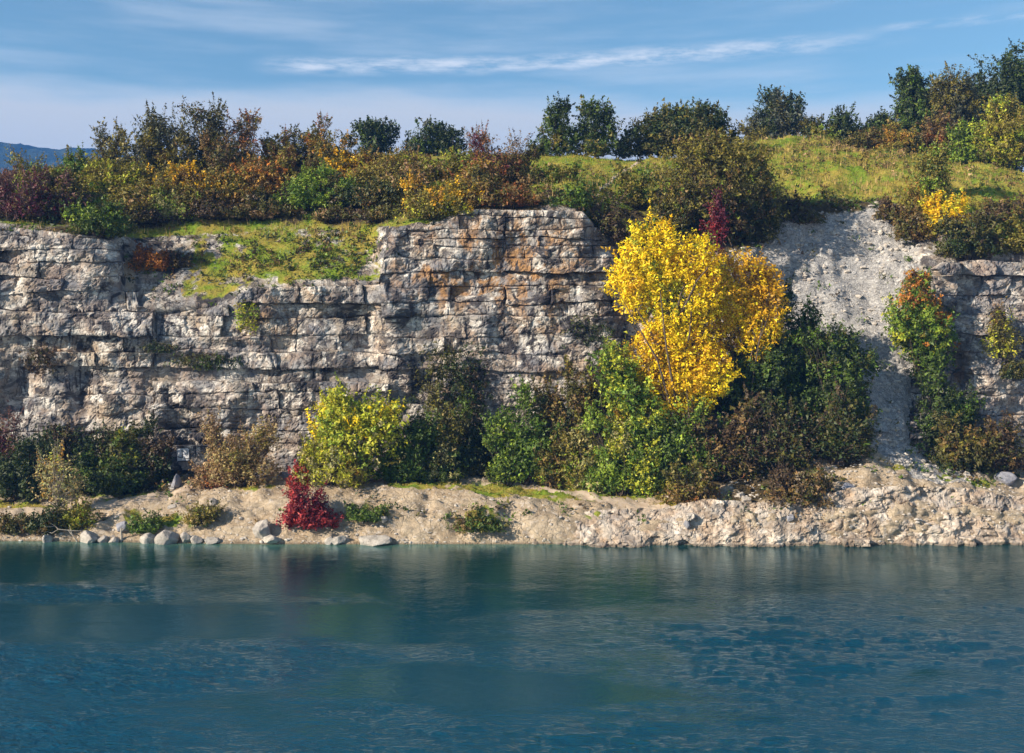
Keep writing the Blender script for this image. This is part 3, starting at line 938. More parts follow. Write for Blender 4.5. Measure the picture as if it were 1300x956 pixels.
# ------------------------------------------------------------------ plants
PAL = dict(
    yellow=(0.88, 0.625, 0.012), gold=(0.72, 0.42, 0.012), amber=(0.35, 0.19, 0.028), yg=(0.42, 0.42, 0.03), lime=(0.24, 0.32, 0.03), green=(0.10, 0.165, 0.018),
    mid=(0.074, 0.115, 0.017), dark=(0.037, 0.056, 0.014), olive=(0.205, 0.172, 0.028), dolive=(0.092, 0.086, 0.020), brown=(0.185, 0.115, 0.036),
    dbrown=(0.084, 0.056, 0.030), orange=(0.42, 0.155, 0.02), rust=(0.27, 0.095, 0.025), red=(0.33, 0.032, 0.030), dred=(0.20, 0.02, 0.025),
    maroon=(0.12, 0.024, 0.040), mauve=(0.17, 0.088, 0.072), pale=(0.36, 0.33, 0.13), straw=(0.40, 0.30, 0.12), tan=(0.33, 0.21, 0.10), grey=(0.10, 0.11, 0.075),
)


def unit(v):
    return v / (np.linalg.norm(v, axis=-1, keepdims=True) + 1e-9)


def tube_mesh(paths, sides=4):
    """paths: list of (points (k,3), radii (k,))"""
    vs_, fs_ = [], []
    n = 0
    for pts, rad in paths:
        pts = np.asarray(pts); k = len(pts)
        d = np.gradient(pts, axis=0); d = unit(d)
        ref = np.where(np.abs(d[:, 2:3]) > 0.9, np.array([[1.0, 0, 0]]), np.array([[0, 0, 1.0]]))
        u = unit(np.cross(d, ref)); w = np.cross(d, u)
        ang = np.arange(sides) * 2 * np.pi / sides
        ringv = pts[:, None, :] + np.asarray(rad)[:, None, None] * (np.cos(ang)[None, :, None] * u[:, None, :] + np.sin(ang)[None, :, None] * w[:, None, :])
        vs_.append(ringv.reshape(-1, 3))
        i = np.arange(k - 1)[:, None] * sides + np.arange(sides)[None, :]
        j = np.arange(k - 1)[:, None] * sides + (np.arange(sides)[None, :] + 1) % sides
        fs_.append(np.stack([i, j, j + sides, i + sides], -1).reshape(-1, 4) + n)
        n += k * sides
    return np.concatenate(vs_), np.concatenate(fs_)


def leaves_at(c, nrm, size, r, aspect=0.55):
    """diamond leaves: centres c, normals nrm"""
    n = len(c)
    t = unit(np.cross(nrm, unit(r.normal(size=(n, 3)))))
    b = np.cross(nrm, t)
    l = (size * np.clip(np.exp(r.normal(-0.05, 0.36, n)), 0.4, 2.0))[:, None]
    wv = l * aspect
    bend = nrm * l * r.uniform(-0.15, 0.15, n)[:, None]
    l = l * 1.15
    v = np.stack([c - t * l * 0.45 - b * wv * 0.55, c - t * l * 0.25 + b * wv * 0.75 + bend, c + t * l * 0.65], 1).reshape(-1, 3)
    f = np.arange(3 * n).reshape(-1, 3)
    return v, f


TRI = [0]


def plant(name, cat, label, px, pyb, pyt, w, pal, style='bush', Y=None, group=None, seed=None, dens=1.0, leaf=0.175, lobes=None, lean=0.0, depth=0.85, pal2=None, clump=0.34, floor=0.06, bark=None, sprig=1.0, hang=False):
    """pal: list of (colour, weight); pal2: list used low in the crown"""
    r = np.random.default_rng(seed if seed is not None else int(px * 13 + pyt * 7 + pyb * 3 + w))
    if Y is None:
        base = hit(px, pyb)
        Yb = base[1]
    else:
        Yb = Y
        base = np.array([(px - 650) / F * Y, Y, ground_z(px, Y)])
        if hang:
            base[2] = CZ - (pyb - HY) / F * Y
    w = w * (1.22 if group == G_TOP else 1.22 if group == G_FOOT else 1.2 if group == G_R and style in ('bush', 'twiggy') else 1.25 if group == G_WOOD else 1.0)
    if group == G_TOP and pyb >= 276 and Y is None and pyb < 300:
        base = hit(px, pyb - 13)
        Yb = base[1]
    if group == G_TOP and pyt >= 176:
        pyt = pyt + 0.20 * (pyb - pyt)
        w = w * 1.08
    m = Yb / F
    ztop = CZ - (pyt - HY) * m
    H = max(ztop - base[2], 0.4)
    Rx = w * 0.5 * m
    root = bpy.data.objects.new(name, None)
    COL.objects.link(root)
    root.location = base
    root.empty_display_size = 0.3
    tag(root, label, cat, group)
    # lobes: (dx, z0..1 of H, rx, rz) as fractions of w and H
    if lobes is None:
        if style in ('tree', 'sparse'):
            lobes = [(0, 0.55, 0.42, 0.36), (r.uniform(-.2, .2), 0.28, 0.4, 0.24)] + [(r.uniform(-.3, .3), r.uniform(.4, .85), r.uniform(.16, .28), r.uniform(.12, .22)) for _ in range(5)]
        elif style == 'ivy':
            lobes = [(0, 0.5, 0.5, 0.5)]
        else:
            lobes = [(r.uniform(-.08, .08), 0.42, 0.38, 0.40), (r.uniform(-.3, -.1), 0.2, 0.32, 0.22), (r.uniform(.1, .3), 0.2, 0.32, 0.22)] + [(r.uniform(-.38, .38), r.uniform(.35, .88), r.uniform(.09, .22), r.uniform(.10, .24)) for _ in range(5)]
    cl, cn = [], []
    for (lx, lz, lrx, lrz) in lobes:
        a, c = lrx * 2 * Rx, lrz * H
        b = a * depth
        area = 4 * np.pi * ((a * b) ** 1.6 / 3 + (a * c) ** 1.6 / 3 + (b * c) ** 1.6 / 3) ** (1 / 1.6)
        n = max(5, int(0.52 * dens * area / (clump * clump)))
        dvec = unit(r.normal(size=(n, 3)))
        rr = r.uniform(0.25, 1.0, n) ** 0.42
        sh = 0.86 + 0.42 * vnoise(dvec[:, 0] * 2.6 + px, dvec[:, 1] * 2.6, dvec[:, 2] * 2.6 + pyt, 5) + 0.10 * r.normal(size=n)
        p = dvec * (rr * sh)[:, None] * np.array([a, b, c]) + np.array([lx * 2 * Rx, 0, lz * H])
        cl.append(p); cn.append(dvec)
    cl = np.concatenate(cl); cn = np.concatenate(cn)
    keep = cl[:, 2] > floor * H
    cl, cn = cl[keep], cn[keep]
    cl[:, 0] += lean * cl[:, 2]
    top = cl[:, 2].max() if len(cl) else H
    cl[:, 2] *= (H - 0.15) / max(top, 0.1)
    nC = len(cl)
    # clump colour
    zf = np.clip(cl[:, 2] / H, 0, 1)
    cols = np.array([PAL[k] for k, _ in pal]); ws = np.array([x for _, x in pal], float)
    patch = 0.5 + 0.5 * vnoise(cl[:, 0] * 0.55 + px, cl[:, 1] * 0.55, cl[:, 2] * 0.55, 3)
    cum = np.cumsum(ws / ws.sum())
    pick = np.clip(0.60 * (patch - 0.5) * 1.6 + 0.5 + 0.55 * (r.random(nC) - 0.5), 0, 0.999)
    idx = np.minimum(np.searchsorted(cum, pick), len(cols) - 1)
    ccol = cols[idx]
    if pal2:
        cols2 = np.array([PAL[k] for k, _ in pal2]); w2 = np.array([x for _, x in pal2], float)
        idx2 = np.minimum(np.searchsorted(np.cumsum(w2 / w2.sum()), r.random(nC)), len(cols2) - 1)
        low = (zf + 0.16 * r.normal(size=nC)) < 0.36
        ccol = np.where(low[:, None], cols2[idx2], ccol)
    # sprays of leaves
    nl = np.maximum(6, (r.uniform(0.6, 1.4, nC) * 15 * (clump / 0.34) ** 2 * (0.175 / leaf) ** 1.3 * (0.55 if style in ('sparse', 'twiggy') else 1.0)).astype(int))
    li = np.repeat(np.arange(nC), nl)
    n = len(li)
    ax = unit(cn * 0.7 + np.array([0, 0, 0.65 if not hang else -0.6]) + 0.35 * r.normal(size=(nC, 3)))
    ln = clump * r.uniform(0.7, 1.7, nC) * sprig
    t = r.uniform(-0.8, 1.0, n)
    lp = cl[li] + ax[li] * (ln[li] * t)[:, None] + r.normal(size=(n, 3)) * (clump * 0.40 * (1.1 - 0.55 * np.abs(t)))[:, None]
    lp[:, 2] = np.maximum(lp[:, 2], 0.03)
    shoots = []
    if style in ('bush', 'twiggy', 'sparse', 'tree') and not hang:
        ns = int(5 + 5 * Rx * (1.6 if style == 'twiggy' else 1.0))
        cand = np.argsort(-(cl[:, 2] / H + 0.35 * np.abs(cl[:, 0]) / Rx + 0.35 * r.random(nC)))[:max(ns * 2, 8)]
        cand = r.choice(cand, min(ns, len(cand)), replace=False)
        for i in cand:
            dv_ = unit(cn[i] * 0.55 + np.array([0, 0, 0.8]) + 0.25 * r.normal(size=3))
            L_ = r.uniform(0.45, 1.25) * min(1.0, 0.3 + H / 5)
            k_ = int(9 + 9 * L_)
            tt = r.random(k_)
            q = cl[i] + dv_ * (tt * L_ + ln[i] * 0.4)[:, None] + r.normal(size=(k_, 3)) * (0.09 * (1.2 - tt))[:, None]
            shoots.append((i, dv_, L_))
            lp = np.concatenate([lp, q]); li = np.concatenate([li, np.full(k_, i)])
        n = len(li)
    nrm = unit(r.normal(size=(n, 3)) * 0.8 + cn[li] * 0.5 + np.array([0, -0.1, 0.45]))
    v, f = leaves_at(lp, nrm, np.full(n, leaf), r)
    jit = r.normal(0, 0.16, (n, 1)) + r.normal(0, 0.06, (n, 3))
    lc = np.clip(ccol[li] * np.exp(jit), 0.003, 0.95)
    TRI[0] += n
    obj('crown' if style in ('tree', 'sparse') else 'foliage', mesh_np('foliage', v, f, False, None, {'leafcol': lc}), M_LEAF, root)
    # wood
    paths = []
    rt = max(0.03, 0.011 * H + 0.008 * Rx)
    if style == 'bush' or style == 'twiggy':
        rt = min(rt, 0.055)
    if hang or style == 'ivy':
        rt = 0.022
    if style in ('tree', 'sparse'):
        cen = cl.mean(0)
        ztrunk = 0.72 * H
        k = 6
        tp = np.stack([np.linspace(0, cen[0], k) + 0.04 * H * r.normal(size=k) * np.linspace(0, 1, k), 0.03 * H * r.normal(size=k) * np.linspace(0, 1, k), np.linspace(-0.25, ztrunk, k)], -1)
        paths.append((tp, np.linspace(rt * 1.5, rt * 0.4, k)))
        nb_ = int(min(nC, 60 if style == 'tree' else 90))
        for i in r.choice(nC, nb_, replace=False):
            s = tp[r.integers(1, k - 1)] if cl[i, 2] > 0.3 * H else tp[1]
            if s[2] > cl[i, 2]:
                s = tp[1]
            e = cl[i]
            mid = (s + e) / 2 + np.array([0, 0, 0.08 * np.linalg.norm(e - s)]) + 0.06 * np.linalg.norm(e - s) * r.normal(size=3)
            paths.append((np.stack([s, (s + mid) / 2 + 0.02 * r.normal(size=3), mid, e]), np.array([rt * 0.5, rt * 0.36, rt * 0.24, 0.012])))
    else:
        nb_ = int(min(nC, (26 if style != 'twiggy' else 80) if style != 'ivy' else 12))
        for i in r.choice(nC, nb_, replace=False):
            e = cl[i]
            s = np.array([r.normal(0, 0.10) * Rx, r.normal(0, 0.10) * Rx, -0.15])
            if hang:
                s = np.array([0, 0.3, 0.9 * H])
            mid = s * 0.45 + e * 0.55 + np.array([0, 0, 0.10 * H]) + 0.05 * H * r.normal(size=3)
            paths.append((np.stack([s, s * 0.6 + mid * 0.4 + 0.02 * r.normal(size=3), mid, e + ax[i] * ln[i] * 0.8]), np.array([rt, rt * 0.75, rt * 0.45, 0.010])))
    base_pt = paths[0][0][-1] if style in ('tree', 'sparse') else np.array([0, 0, 0.1])
    for (i, dv_, L_) in shoots:
        e = cl[i]
        paths.append((np.stack([base_pt, base_pt * 0.5 + e * 0.5 + 0.05 * r.normal(size=3), e, e + dv_ * (L_ + 0.3)]), np.array([0.03, 0.022, 0.016, 0.006])))
    v, f = tube_mesh(paths, 3 if style == 'bush' else 4)
    TRI[0] += 2 * len(f)
    obj('trunk' if style in ('tree', 'sparse') else 'stem', mesh_np('stem', v, f, True), bark or M_BARK, root)
    return root


G_TOP = 'shrubs on the cliff top left of the trees'
G_SKY = 'trees along the skyline'
G_FOOT = 'bushes along the foot of the cliff'
G_R = 'bushes on the slopes around the white scree'
G_WOOD = 'trees at the edge of the wood'
S, T, B, HY_ = 'shrub', 'tree', 'bush', None

# ---- cliff top, from the corner of the picture to the paired trees
plant('shrub', S, 'dull mauve shrub on the cliff top at the picture edge', 12, 292, 196, 78, [('mauve', 3), ('maroon', 2), ('brown', 2)], 'twiggy', group=G_TOP, leaf=0.13)
plant('shrub', S, 'thin yellow-green shrub in front of the far blue hills', 46, 262, 182, 46, [('lime', 2), ('olive', 3), ('yg', 1)], 'twiggy', group=G_TOP, leaf=0.13)
plant('shrub', S, 'low dark maroon shrub beside the mauve one, right on the rock edge', 62, 290, 232, 52, [('dbrown', 2), ('maroon', 1), ('dolive', 2)], group=G_TOP)
plant('shrub', S, 'mid green shrub where the far hills meet the cliff-top thicket', 98, 240, 178, 58, [('lime', 1), ('olive', 2), ('green', 2)], group=G_TOP)
plant('shrub', S, 'grey-green twiggy shrub rising just right of the far hills', 138, 225, 156, 44, [('dolive', 2), ('olive', 2), ('grey', 1)], 'twiggy', group=G_TOP)
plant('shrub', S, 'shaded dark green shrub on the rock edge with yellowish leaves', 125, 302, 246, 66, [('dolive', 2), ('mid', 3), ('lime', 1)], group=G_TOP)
plant('shrub', S, 'olive and yellow shrub below the grey-green twiggy one', 152, 246, 190, 72, [('olive', 3), ('yg', 1), ('green', 1)], group=G_TOP)
plant('shrub', S, 'tall dark grey-green bushy shrub breaking the skyline', 204, 232, 136, 66, [('grey', 2), ('dolive', 3), ('dark', 1)], 'sparse', group=G_TOP, dens=1.2)
plant('shrub', S, 'tallest dark twiggy shrub with bare upright shoots on the skyline', 258, 232, 130, 56, [('grey', 2), ('dolive', 3), ('brown', 1)], 'sparse', group=G_TOP)
plant('shrub', S, 'orange-brown twiggy shrub on the skyline beside the tallest dark one', 306, 230, 143, 66, [('brown', 2), ('rust', 1), ('tan', 2), ('olive', 1)], 'twiggy', group=G_TOP)
plant('shrub', S, 'low golden-olive shrub in front of the tall dark skyline shrubs', 206, 250, 196, 70, [('olive', 3), ('gold', 1), ('brown', 1)], group=G_TOP)
plant('shrub', S, 'low golden shrub with orange patches above the pale feathery bush', 262, 252, 202, 74, [('amber', 1), ('olive', 2), ('gold', 1), ('brown', 1)], group=G_TOP)
plant('shrub', S, 'pale green feathery bush at the back of the cliff-top terrace', 218, 292, 226, 62, [('pale', 2), ('lime', 2), ('olive', 2)], group=G_TOP, leaf=0.12, sprig=1.4)
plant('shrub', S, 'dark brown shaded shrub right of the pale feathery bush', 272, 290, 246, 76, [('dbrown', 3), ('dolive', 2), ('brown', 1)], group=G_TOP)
plant('shrub', S, 'orange shrub left of the bright green round bush', 334, 258, 180, 68, [('amber', 2), ('brown', 2), ('orange', 1), ('olive', 2)], group=G_TOP)
plant('shrub', S, 'dark rust-olive shrub at the foot of the orange shrub', 342, 288, 232, 60, [('brown', 2), ('dolive', 3), ('dbrown', 1)], group=G_TOP)
plant('shrub', S, 'olive shrub with a leaning bare shoot on top, on the skyline', 386, 222, 150, 66, [('olive', 2), ('dolive', 2), ('brown', 1), ('rust', 0.6)], 'twiggy', group=G_TOP)
plant('shrub', S, 'bright green rounded bush above the grassy slope', 404, 280, 196, 76, [('green', 3), ('lime', 2), ('mid', 1)], group=G_TOP, dens=1.2)
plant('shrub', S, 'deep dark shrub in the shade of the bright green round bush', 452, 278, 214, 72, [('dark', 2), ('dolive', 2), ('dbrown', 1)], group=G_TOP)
plant('shrub', S, 'golden olive shrub behind the bright green round bush', 442, 228, 178, 70, [('olive', 2), ('gold', 1), ('dolive', 1)], group=G_TOP)
plant('shrub', S, 'golden brown shrub under the left dark skyline tree', 492, 232, 186, 76, [('olive', 2), ('amber', 1), ('brown', 1), ('yg', 1)], group=G_TOP)
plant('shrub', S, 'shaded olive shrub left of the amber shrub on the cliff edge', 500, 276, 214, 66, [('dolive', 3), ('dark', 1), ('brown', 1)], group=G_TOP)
plant('shrub', S, 'yellowish olive shrub under the right dark skyline trees', 556, 230, 186, 84, [('olive', 3), ('lime', 1), ('yg', 1), ('brown', 1)], group=G_TOP)
plant('shrub', S, 'amber shrub with an orange crown perched on the cliff edge', 552, 292, 208, 84, [('amber', 2), ('gold', 1), ('olive', 3), ('brown', 1)], group=G_TOP, pal2=[('olive', 2), ('dolive', 2), ('yg', 1)], leaf=0.15)
plant('shrub', S, 'tawny shrub between the amber shrub and the reddish twiggy one', 604, 246, 196, 56, [('tan', 2), ('amber', 1), ('olive', 2), ('rust', 0.5)], group=G_TOP)
plant('shrub', S, 'reddish twiggy shrub with thin crooked branches on the skyline', 628, 236, 168, 62, [('maroon', 2), ('rust', 1), ('brown', 2), ('dbrown', 1)], 'twiggy', group=G_TOP, leaf=0.13)
plant('shrub', S, 'dark brown-green shrub just right of the reddish twiggy one', 660, 236, 182, 40, [('dbrown', 2), ('dolive', 2), ('rust', 1)], group=G_TOP)
plant('shrub', S, 'low green shrub on the turf in front of the paired trees', 712, 236, 204, 44, [('green', 2), ('olive', 2), ('mid', 1)], group=G_TOP)
plant('shrub', S, 'low rusty shrub at the foot of the reddish twiggy one', 622, 262, 226, 50, [('rust', 1), ('brown', 2), ('olive', 1)], group=G_TOP)
plant('shrub', S, 'straggling green shrub on the cliff edge by the bare gully', 734, 264, 232, 32, [('mid', 2), ('green', 1), ('olive', 1)], group=G_TOP)
plant('shrub', S, 'rust-orange small bush on the pale scree below the terrace', 197, 345, 306, 46, [('rust', 3), ('orange', 2), ('brown', 1)], 'twiggy', group=G_TOP, leaf=0.13, dens=1.3)
plant('shrub', S, 'small dark brown scrub beside the rust-orange bush on the scree', 226, 340, 316, 34, [('dbrown', 2), ('brown', 1), ('dolive', 1)], group=G_TOP)

FILL = [  # more of the cliff-top thicket: column, foot, top, width, colours, label
    (172, 236, 172, 52, [('dolive', 2), ('grey', 1), ('olive', 2)], 'olive-grey shrub just left of the tall dark grey-green shrub'),
    (230, 236, 168, 52, [('dolive', 3), ('olive', 2), ('brown', 1)], 'dark olive shrub between the two tallest skyline shrubs'),
    (284, 240, 172, 52, [('brown', 2), ('dolive', 2), ('tan', 1)], 'brown-olive shrub right under the tallest dark twiggy shrub'),
    (306, 262, 208, 66, [('olive', 3), ('amber', 1), ('brown', 1)], 'golden-olive shrub below the orange-brown skyline shrub'),
    (352, 228, 170, 50, [('tan', 1), ('olive', 2), ('rust', 1), ('brown', 1)], 'rusty olive shrub under the orange-brown skyline one'),
    (240, 272, 224, 62, [('olive', 2), ('brown', 2), ('dolive', 1)], 'brown-olive shrub behind the pale feathery bush'),
    (172, 272, 222, 64, [('olive', 3), ('brown', 1), ('yg', .6)], 'ochre-green shrub left of the pale feathery bush'),
    (76, 264, 208, 60, [('dolive', 2), ('mauve', 1), ('olive', 2)], 'dull olive shrub right of the thin yellow-green one'),
    (30, 258, 208, 52, [('mauve', 2), ('olive', 1), ('brown', 1)], 'brown-mauve shrub behind the mauve shrub at the edge'),
    (176, 296, 262, 46, [('dbrown', 2), ('dolive', 2)], 'low dark shrub on the terrace left of the pale feathery bush'),
    (310, 290, 256, 60, [('dolive', 2), ('brown', 2), ('tan', 1)], 'low brown shrub on the terrace left of the rust-olive one'),
    (378, 254, 188, 56, [('olive', 2), ('brown', 2), ('dolive', 1)], 'olive-brown shrub right behind the bright green round bush'),
    (418, 226, 168, 54, [('olive', 2), ('amber', .8), ('dolive', 2)], 'olive shrub left of the golden olive one under the skyline'),
    (468, 250, 196, 60, [('olive', 3), ('brown', 1), ('dolive', 1)], 'dusky olive shrub above the deep dark shaded shrub'),
    (524, 252, 194, 66, [('olive', 2), ('tan', 1), ('dolive', 2)], 'tawny olive shrub left behind the amber cliff-edge shrub'),
    (520, 226, 180, 60, [('olive', 2), ('yg', .8), ('brown', 1)], 'yellow-olive shrub between the two dark skyline crowns'),
    (586, 258, 206, 54, [('olive', 2), ('dolive', 2), ('amber', .8)], 'olive shrub right behind the amber cliff-edge shrub'),
    (590, 226, 184, 46, [('olive', 2), ('dolive', 1), ('lime', .5)], 'small olive shrub left of the reddish twiggy skyline shrub'),
    (648, 262, 220, 54, [('dolive', 2), ('brown', 2), ('rust', .6)], 'dark russet shrub at the turf edge below the skyline'),
    (430, 292, 258, 50, [('dbrown', 2), ('dolive', 2), ('tan', .7)], 'low dark shrub at the foot of the bright green round bush'),
    (484, 292, 256, 56, [('dbrown', 1), ('dolive', 2), ('brown', 1)], 'low brownish shrub at the top of the grassy slope'),
]
for (cx_, b_, t_, w_, pl_, lab_) in FILL:
    plant('shrub', S, lab_, cx_, b_, t_, w_, pl_, group=G_TOP)

# ---- trees on the skyline
plant('tree', T, 'left dark rounded tree rising far behind the cliff-top shrubs', 474, 200, 153, 64, [('dark', 3), ('mid', 1), ('grey', 1)], 'tree', Y=135, group=G_SKY, leaf=0.26, clump=0.5)
plant('tree', T, 'broad dark umbrella-like tree far behind the cliff-top shrubs', 540, 200, 154, 60, [('dark', 3), ('mid', 1), ('grey', 1)], 'tree', Y=135, group=G_SKY, leaf=0.26, clump=0.5)
plant('tree', T, 'small dark tree sloping down to the right of the umbrella-like one', 574, 204, 162, 42, [('dark', 3), ('mid', 1)], 'tree', Y=134, group=G_SKY, leaf=0.26, clump=0.5)
plant('tree', T, 'left tree of the dark green pair on the green brow', 708, 200, 128, 52, [('dark', 2), ('mid', 2), ('olive', 1.4)], 'tree', Y=111, group=G_SKY, dens=0.95, leaf=0.22, clump=0.42, floor=0.02, lobes=[(0, .55, .36, .38), (-.25, .3, .26, .3), (.1, .82, .2, .17), (.22, .3, .3, .3), (-.1, .7, .24, .2), (0, .15, .4, .16)])
plant('tree', T, 'right and broader tree of the dark green pair on the green brow', 756, 200, 128, 68, [('dark', 2), ('mid', 2), ('olive', 1.6), ('lime', .4)], 'tree', Y=111, group=G_SKY, dens=0.95, leaf=0.22, clump=0.42, floor=0.02, lobes=[(-.05, .55, .36, .38), (-.28, .3, .24, .3), (.26, .4, .26, .32), (-.12, .82, .18, .16), (.2, .68, .18, .2), (0, .15, .44, .16)])
plant('bush', B, 'huge dark olive dome-shaped bush on the skyline', 866, 206, 129, 150, [('dolive', 3), ('dark', 3), ('olive', 1)], Y=113, group=G_SKY, leaf=0.24, clump=0.45, dens=1.0, lobes=[(0, .46, .42, .44), (-.32, .34, .2, .34), (.32, .34, .2, .36), (0.05, .66, .24, .3), (-.16, .62, .18, .3), (.22, .58, .16, .28), (-.2, .14, .26, .16), (.22, .14, .26, .16)])
plant('tree', T, 'airy dark tree with gaps in its crown above the grassy knoll', 988, 178, 114, 84, [('dark', 3), ('grey', 2), ('dolive', 1)], 'sparse', Y=135, group=G_SKY, leaf=0.25, clump=0.46, dens=1.5)
plant('tree', T, 'low dark tree between the airy tree and the bushy one', 1032, 182, 150, 40, [('dark', 2), ('dolive', 2)], 'tree', Y=132, group=G_SKY, leaf=0.24, clump=0.45)
plant('tree', T, 'small bushy dark tree just left of the gap before the wood', 1070, 184, 138, 54, [('dark', 3), ('mid', 1), ('dolive', 1)], 'tree', Y=130, group=G_SKY, leaf=0.24, clump=0.45)
plant('bush', B, 'low dark bush filling the gap between the paired trees and the dome', 792, 202, 172, 30, [('dolive', 2), ('dark', 2)], Y=111, group=G_SKY, leaf=0.2)
plant('bush', B, 'low dark bush at the left foot of the paired trees', 684, 202, 180, 30, [('dolive', 2), ('mid', 1), ('dark', 1)], Y=111, group=G_SKY, leaf=0.2)
plant('bush', B, 'low olive bush at the foot of the airy dark tree', 960, 186, 162, 40, [('dolive', 2), ('olive', 1), ('dark', 1)], Y=124, group=G_SKY, leaf=0.2)
plant('shrub', S, 'yellowish low shrub under the bushy dark tree by the gap', 1046, 190, 162, 48, [('olive', 2), ('lime', 1), ('dolive', 1)], Y=126, group=G_SKY, leaf=0.2)

# ---- the wood on the right
plant('tree', T, 'low dark tree at the near corner of the wood', 1122, 192, 144, 50, [('dark', 3), ('mid', 1), ('dolive', 1)], 'tree', Y=130, group=G_WOOD, leaf=0.24, clump=0.45)
plant('tree', T, 'green tree with a domed crown leading the wood', 1162, 196, 88, 62, [('mid', 2), ('dark', 2), ('green', 1)], 'tree', Y=128, group=G_WOOD, leaf=0.25, clump=0.46, dens=1.2)
plant('tree', T, 'pale olive birch with drooping foliage in the wood', 1210, 202, 84, 62, [('olive', 2), ('dolive', 3), ('grey', 1)], 'tree', Y=126, group=G_WOOD, leaf=0.2, clump=0.42, dens=1.2, bark=M_BARKP)
plant('tree', T, 'dark tree filling the wood behind the drooping birch', 1244, 200, 96, 56, [('dark', 4), ('mid', 1)], 'tree', Y=134, group=G_WOOD, leaf=0.26, clump=0.5)
plant('tree', T, 'tallest dark tree of the wood, cut by the picture edge', 1290, 205, 54, 92, [('dark', 3), ('mid', 1), ('dolive', 1)], 'tree', Y=130, group=G_WOOD, leaf=0.26, clump=0.5, dens=1.2)
plant('bush', B, 'reddish brown bush at the foot of the domed green tree', 1186, 200, 146, 52, [('rust', 1), ('brown', 3), ('dbrown', 1), ('olive', 1)], Y=120, group=G_WOOD, leaf=0.2)
plant('bush', B, 'brown heathy bush on the turf below the corner of the wood', 1104, 194, 164, 60, [('brown', 2), ('dolive', 2), ('olive', 1)], Y=120, group=G_WOOD, leaf=0.18)
plant('bush', B, 'amber-green bush beside the brown heathy one', 1146, 198, 158, 44, [('amber', 1), ('olive', 2), ('dolive', 2)], Y=118, group=G_WOOD, leaf=0.18)
plant('bush', B, 'fresh green bush between the reddish bush and the yellow-green tree', 1232, 208, 154, 44, [('green', 2), ('lime', 1), ('mid', 2)], Y=117, group=G_WOOD, leaf=0.2)
plant('tree', T, 'yellow-green tree in front of the tallest dark tree', 1284, 216, 124, 70, [('olive', 3), ('yg', 1), ('lime', 1), ('dolive', 1)], 'tree', Y=114, group=G_WOOD, leaf=0.2, clump=0.42, floor=0.04, dens=1.2)

# ---- the olive mass and gully in the middle
plant('bush', B, 'large sunlit olive bush hanging over the top of the yellow tree', 912, 322, 166, 148, [('olive', 4), ('dolive', 2), ('brown', 1), ('lime', .7)], Y=91, group=G_R, dens=1.0, lobes=[(0, .52, .44, .46), (-.25, .35, .27, .35), (.25, .4, .26, .36), (-.05, .78, .26, .22), (.16, .66, .24, .28)], pal2=[('dolive', 2), ('dbrown', 1), ('dark', 1)])  # lower palette paints the shaded underside of the bush dark
plant('bush', B, 'dark crimson bush in front of the large olive bush', 908, 316, 242, 36, [('maroon', 3), ('dred', 2)], Y=87.0, group=G_R, leaf=0.14, clump=0.3)
plant('bush', B, 'fresh green small bush left of the large olive bush', 802, 262, 214, 42, [('green', 1), ('olive', 2), ('mid', 2)], group=G_R)
plant('bush', B, 'dark brown thicket in the shaded gully above the yellow tree', 778, 310, 248, 60, [('dbrown', 3), ('dolive', 1), ('dark', 1)], 'twiggy', group=G_R)
plant('bush', B, 'dark thicket right of the crimson bush above the white scree', 964, 312, 246, 50, [('dark', 2), ('dolive', 2), ('dbrown', 2)], group=G_R)
plant('bush', B, 'low dark heath standing in for shade along the turf edge above the white scree', 1016, 284, 250, 56, [('dbrown', 2), ('dolive', 2), ('brown', 1)], group=G_R)  # dark plants put in for the shadow band under the turf lip
plant('bush', B, 'brown heath standing in for shade along the turf edge next to the green sapling', 1132, 280, 254, 38, [('dbrown', 2), ('brown', 1), ('dolive', 2)], group=G_R)
plant('tree', T, 'green sapling with loose branches above the white scree', 1182, 262, 178, 66, [('mid', 2), ('olive', 2), ('green', 1), ('lime', .6)], 'sparse', group=G_R, leaf=0.16, dens=1.3, floor=0.02)
plant('bush', B, 'yellow spreading bush at the foot of the green sapling', 1206, 292, 246, 58, [('yellow', 1), ('gold', 1), ('yg', 2)], group=G_R, leaf=0.15)
plant('bush', B, 'yellow-green low growth left of the yellow spreading bush', 1164, 272, 238, 36, [('yg', 1), ('olive', 2), ('amber', .5)], group=G_R, leaf=0.15)
plant('bush', B, 'olive heath below the sapling hanging over the scree edge', 1166, 306, 262, 52, [('dolive', 2), ('brown', 2), ('olive', 1)], group=G_R)
plant('bush', B, 'dark ivy-like growth on the slope below the yellow spreading bush', 1232, 330, 268, 66, [('dark', 2), ('dolive', 2), ('dbrown', 1)], group=G_R)
plant('bush', B, 'green tussocky bush on the slope at the picture edge', 1290, 322, 276, 56, [('mid', 2), ('olive', 2), ('lime', .5)], group=G_R)
plant('bush', B, 'brown-green heath above the green tussocky bush at the edge', 1276, 280, 250, 60, [('dbrown', 2), ('brown', 1), ('dolive', 2)], group=G_R)

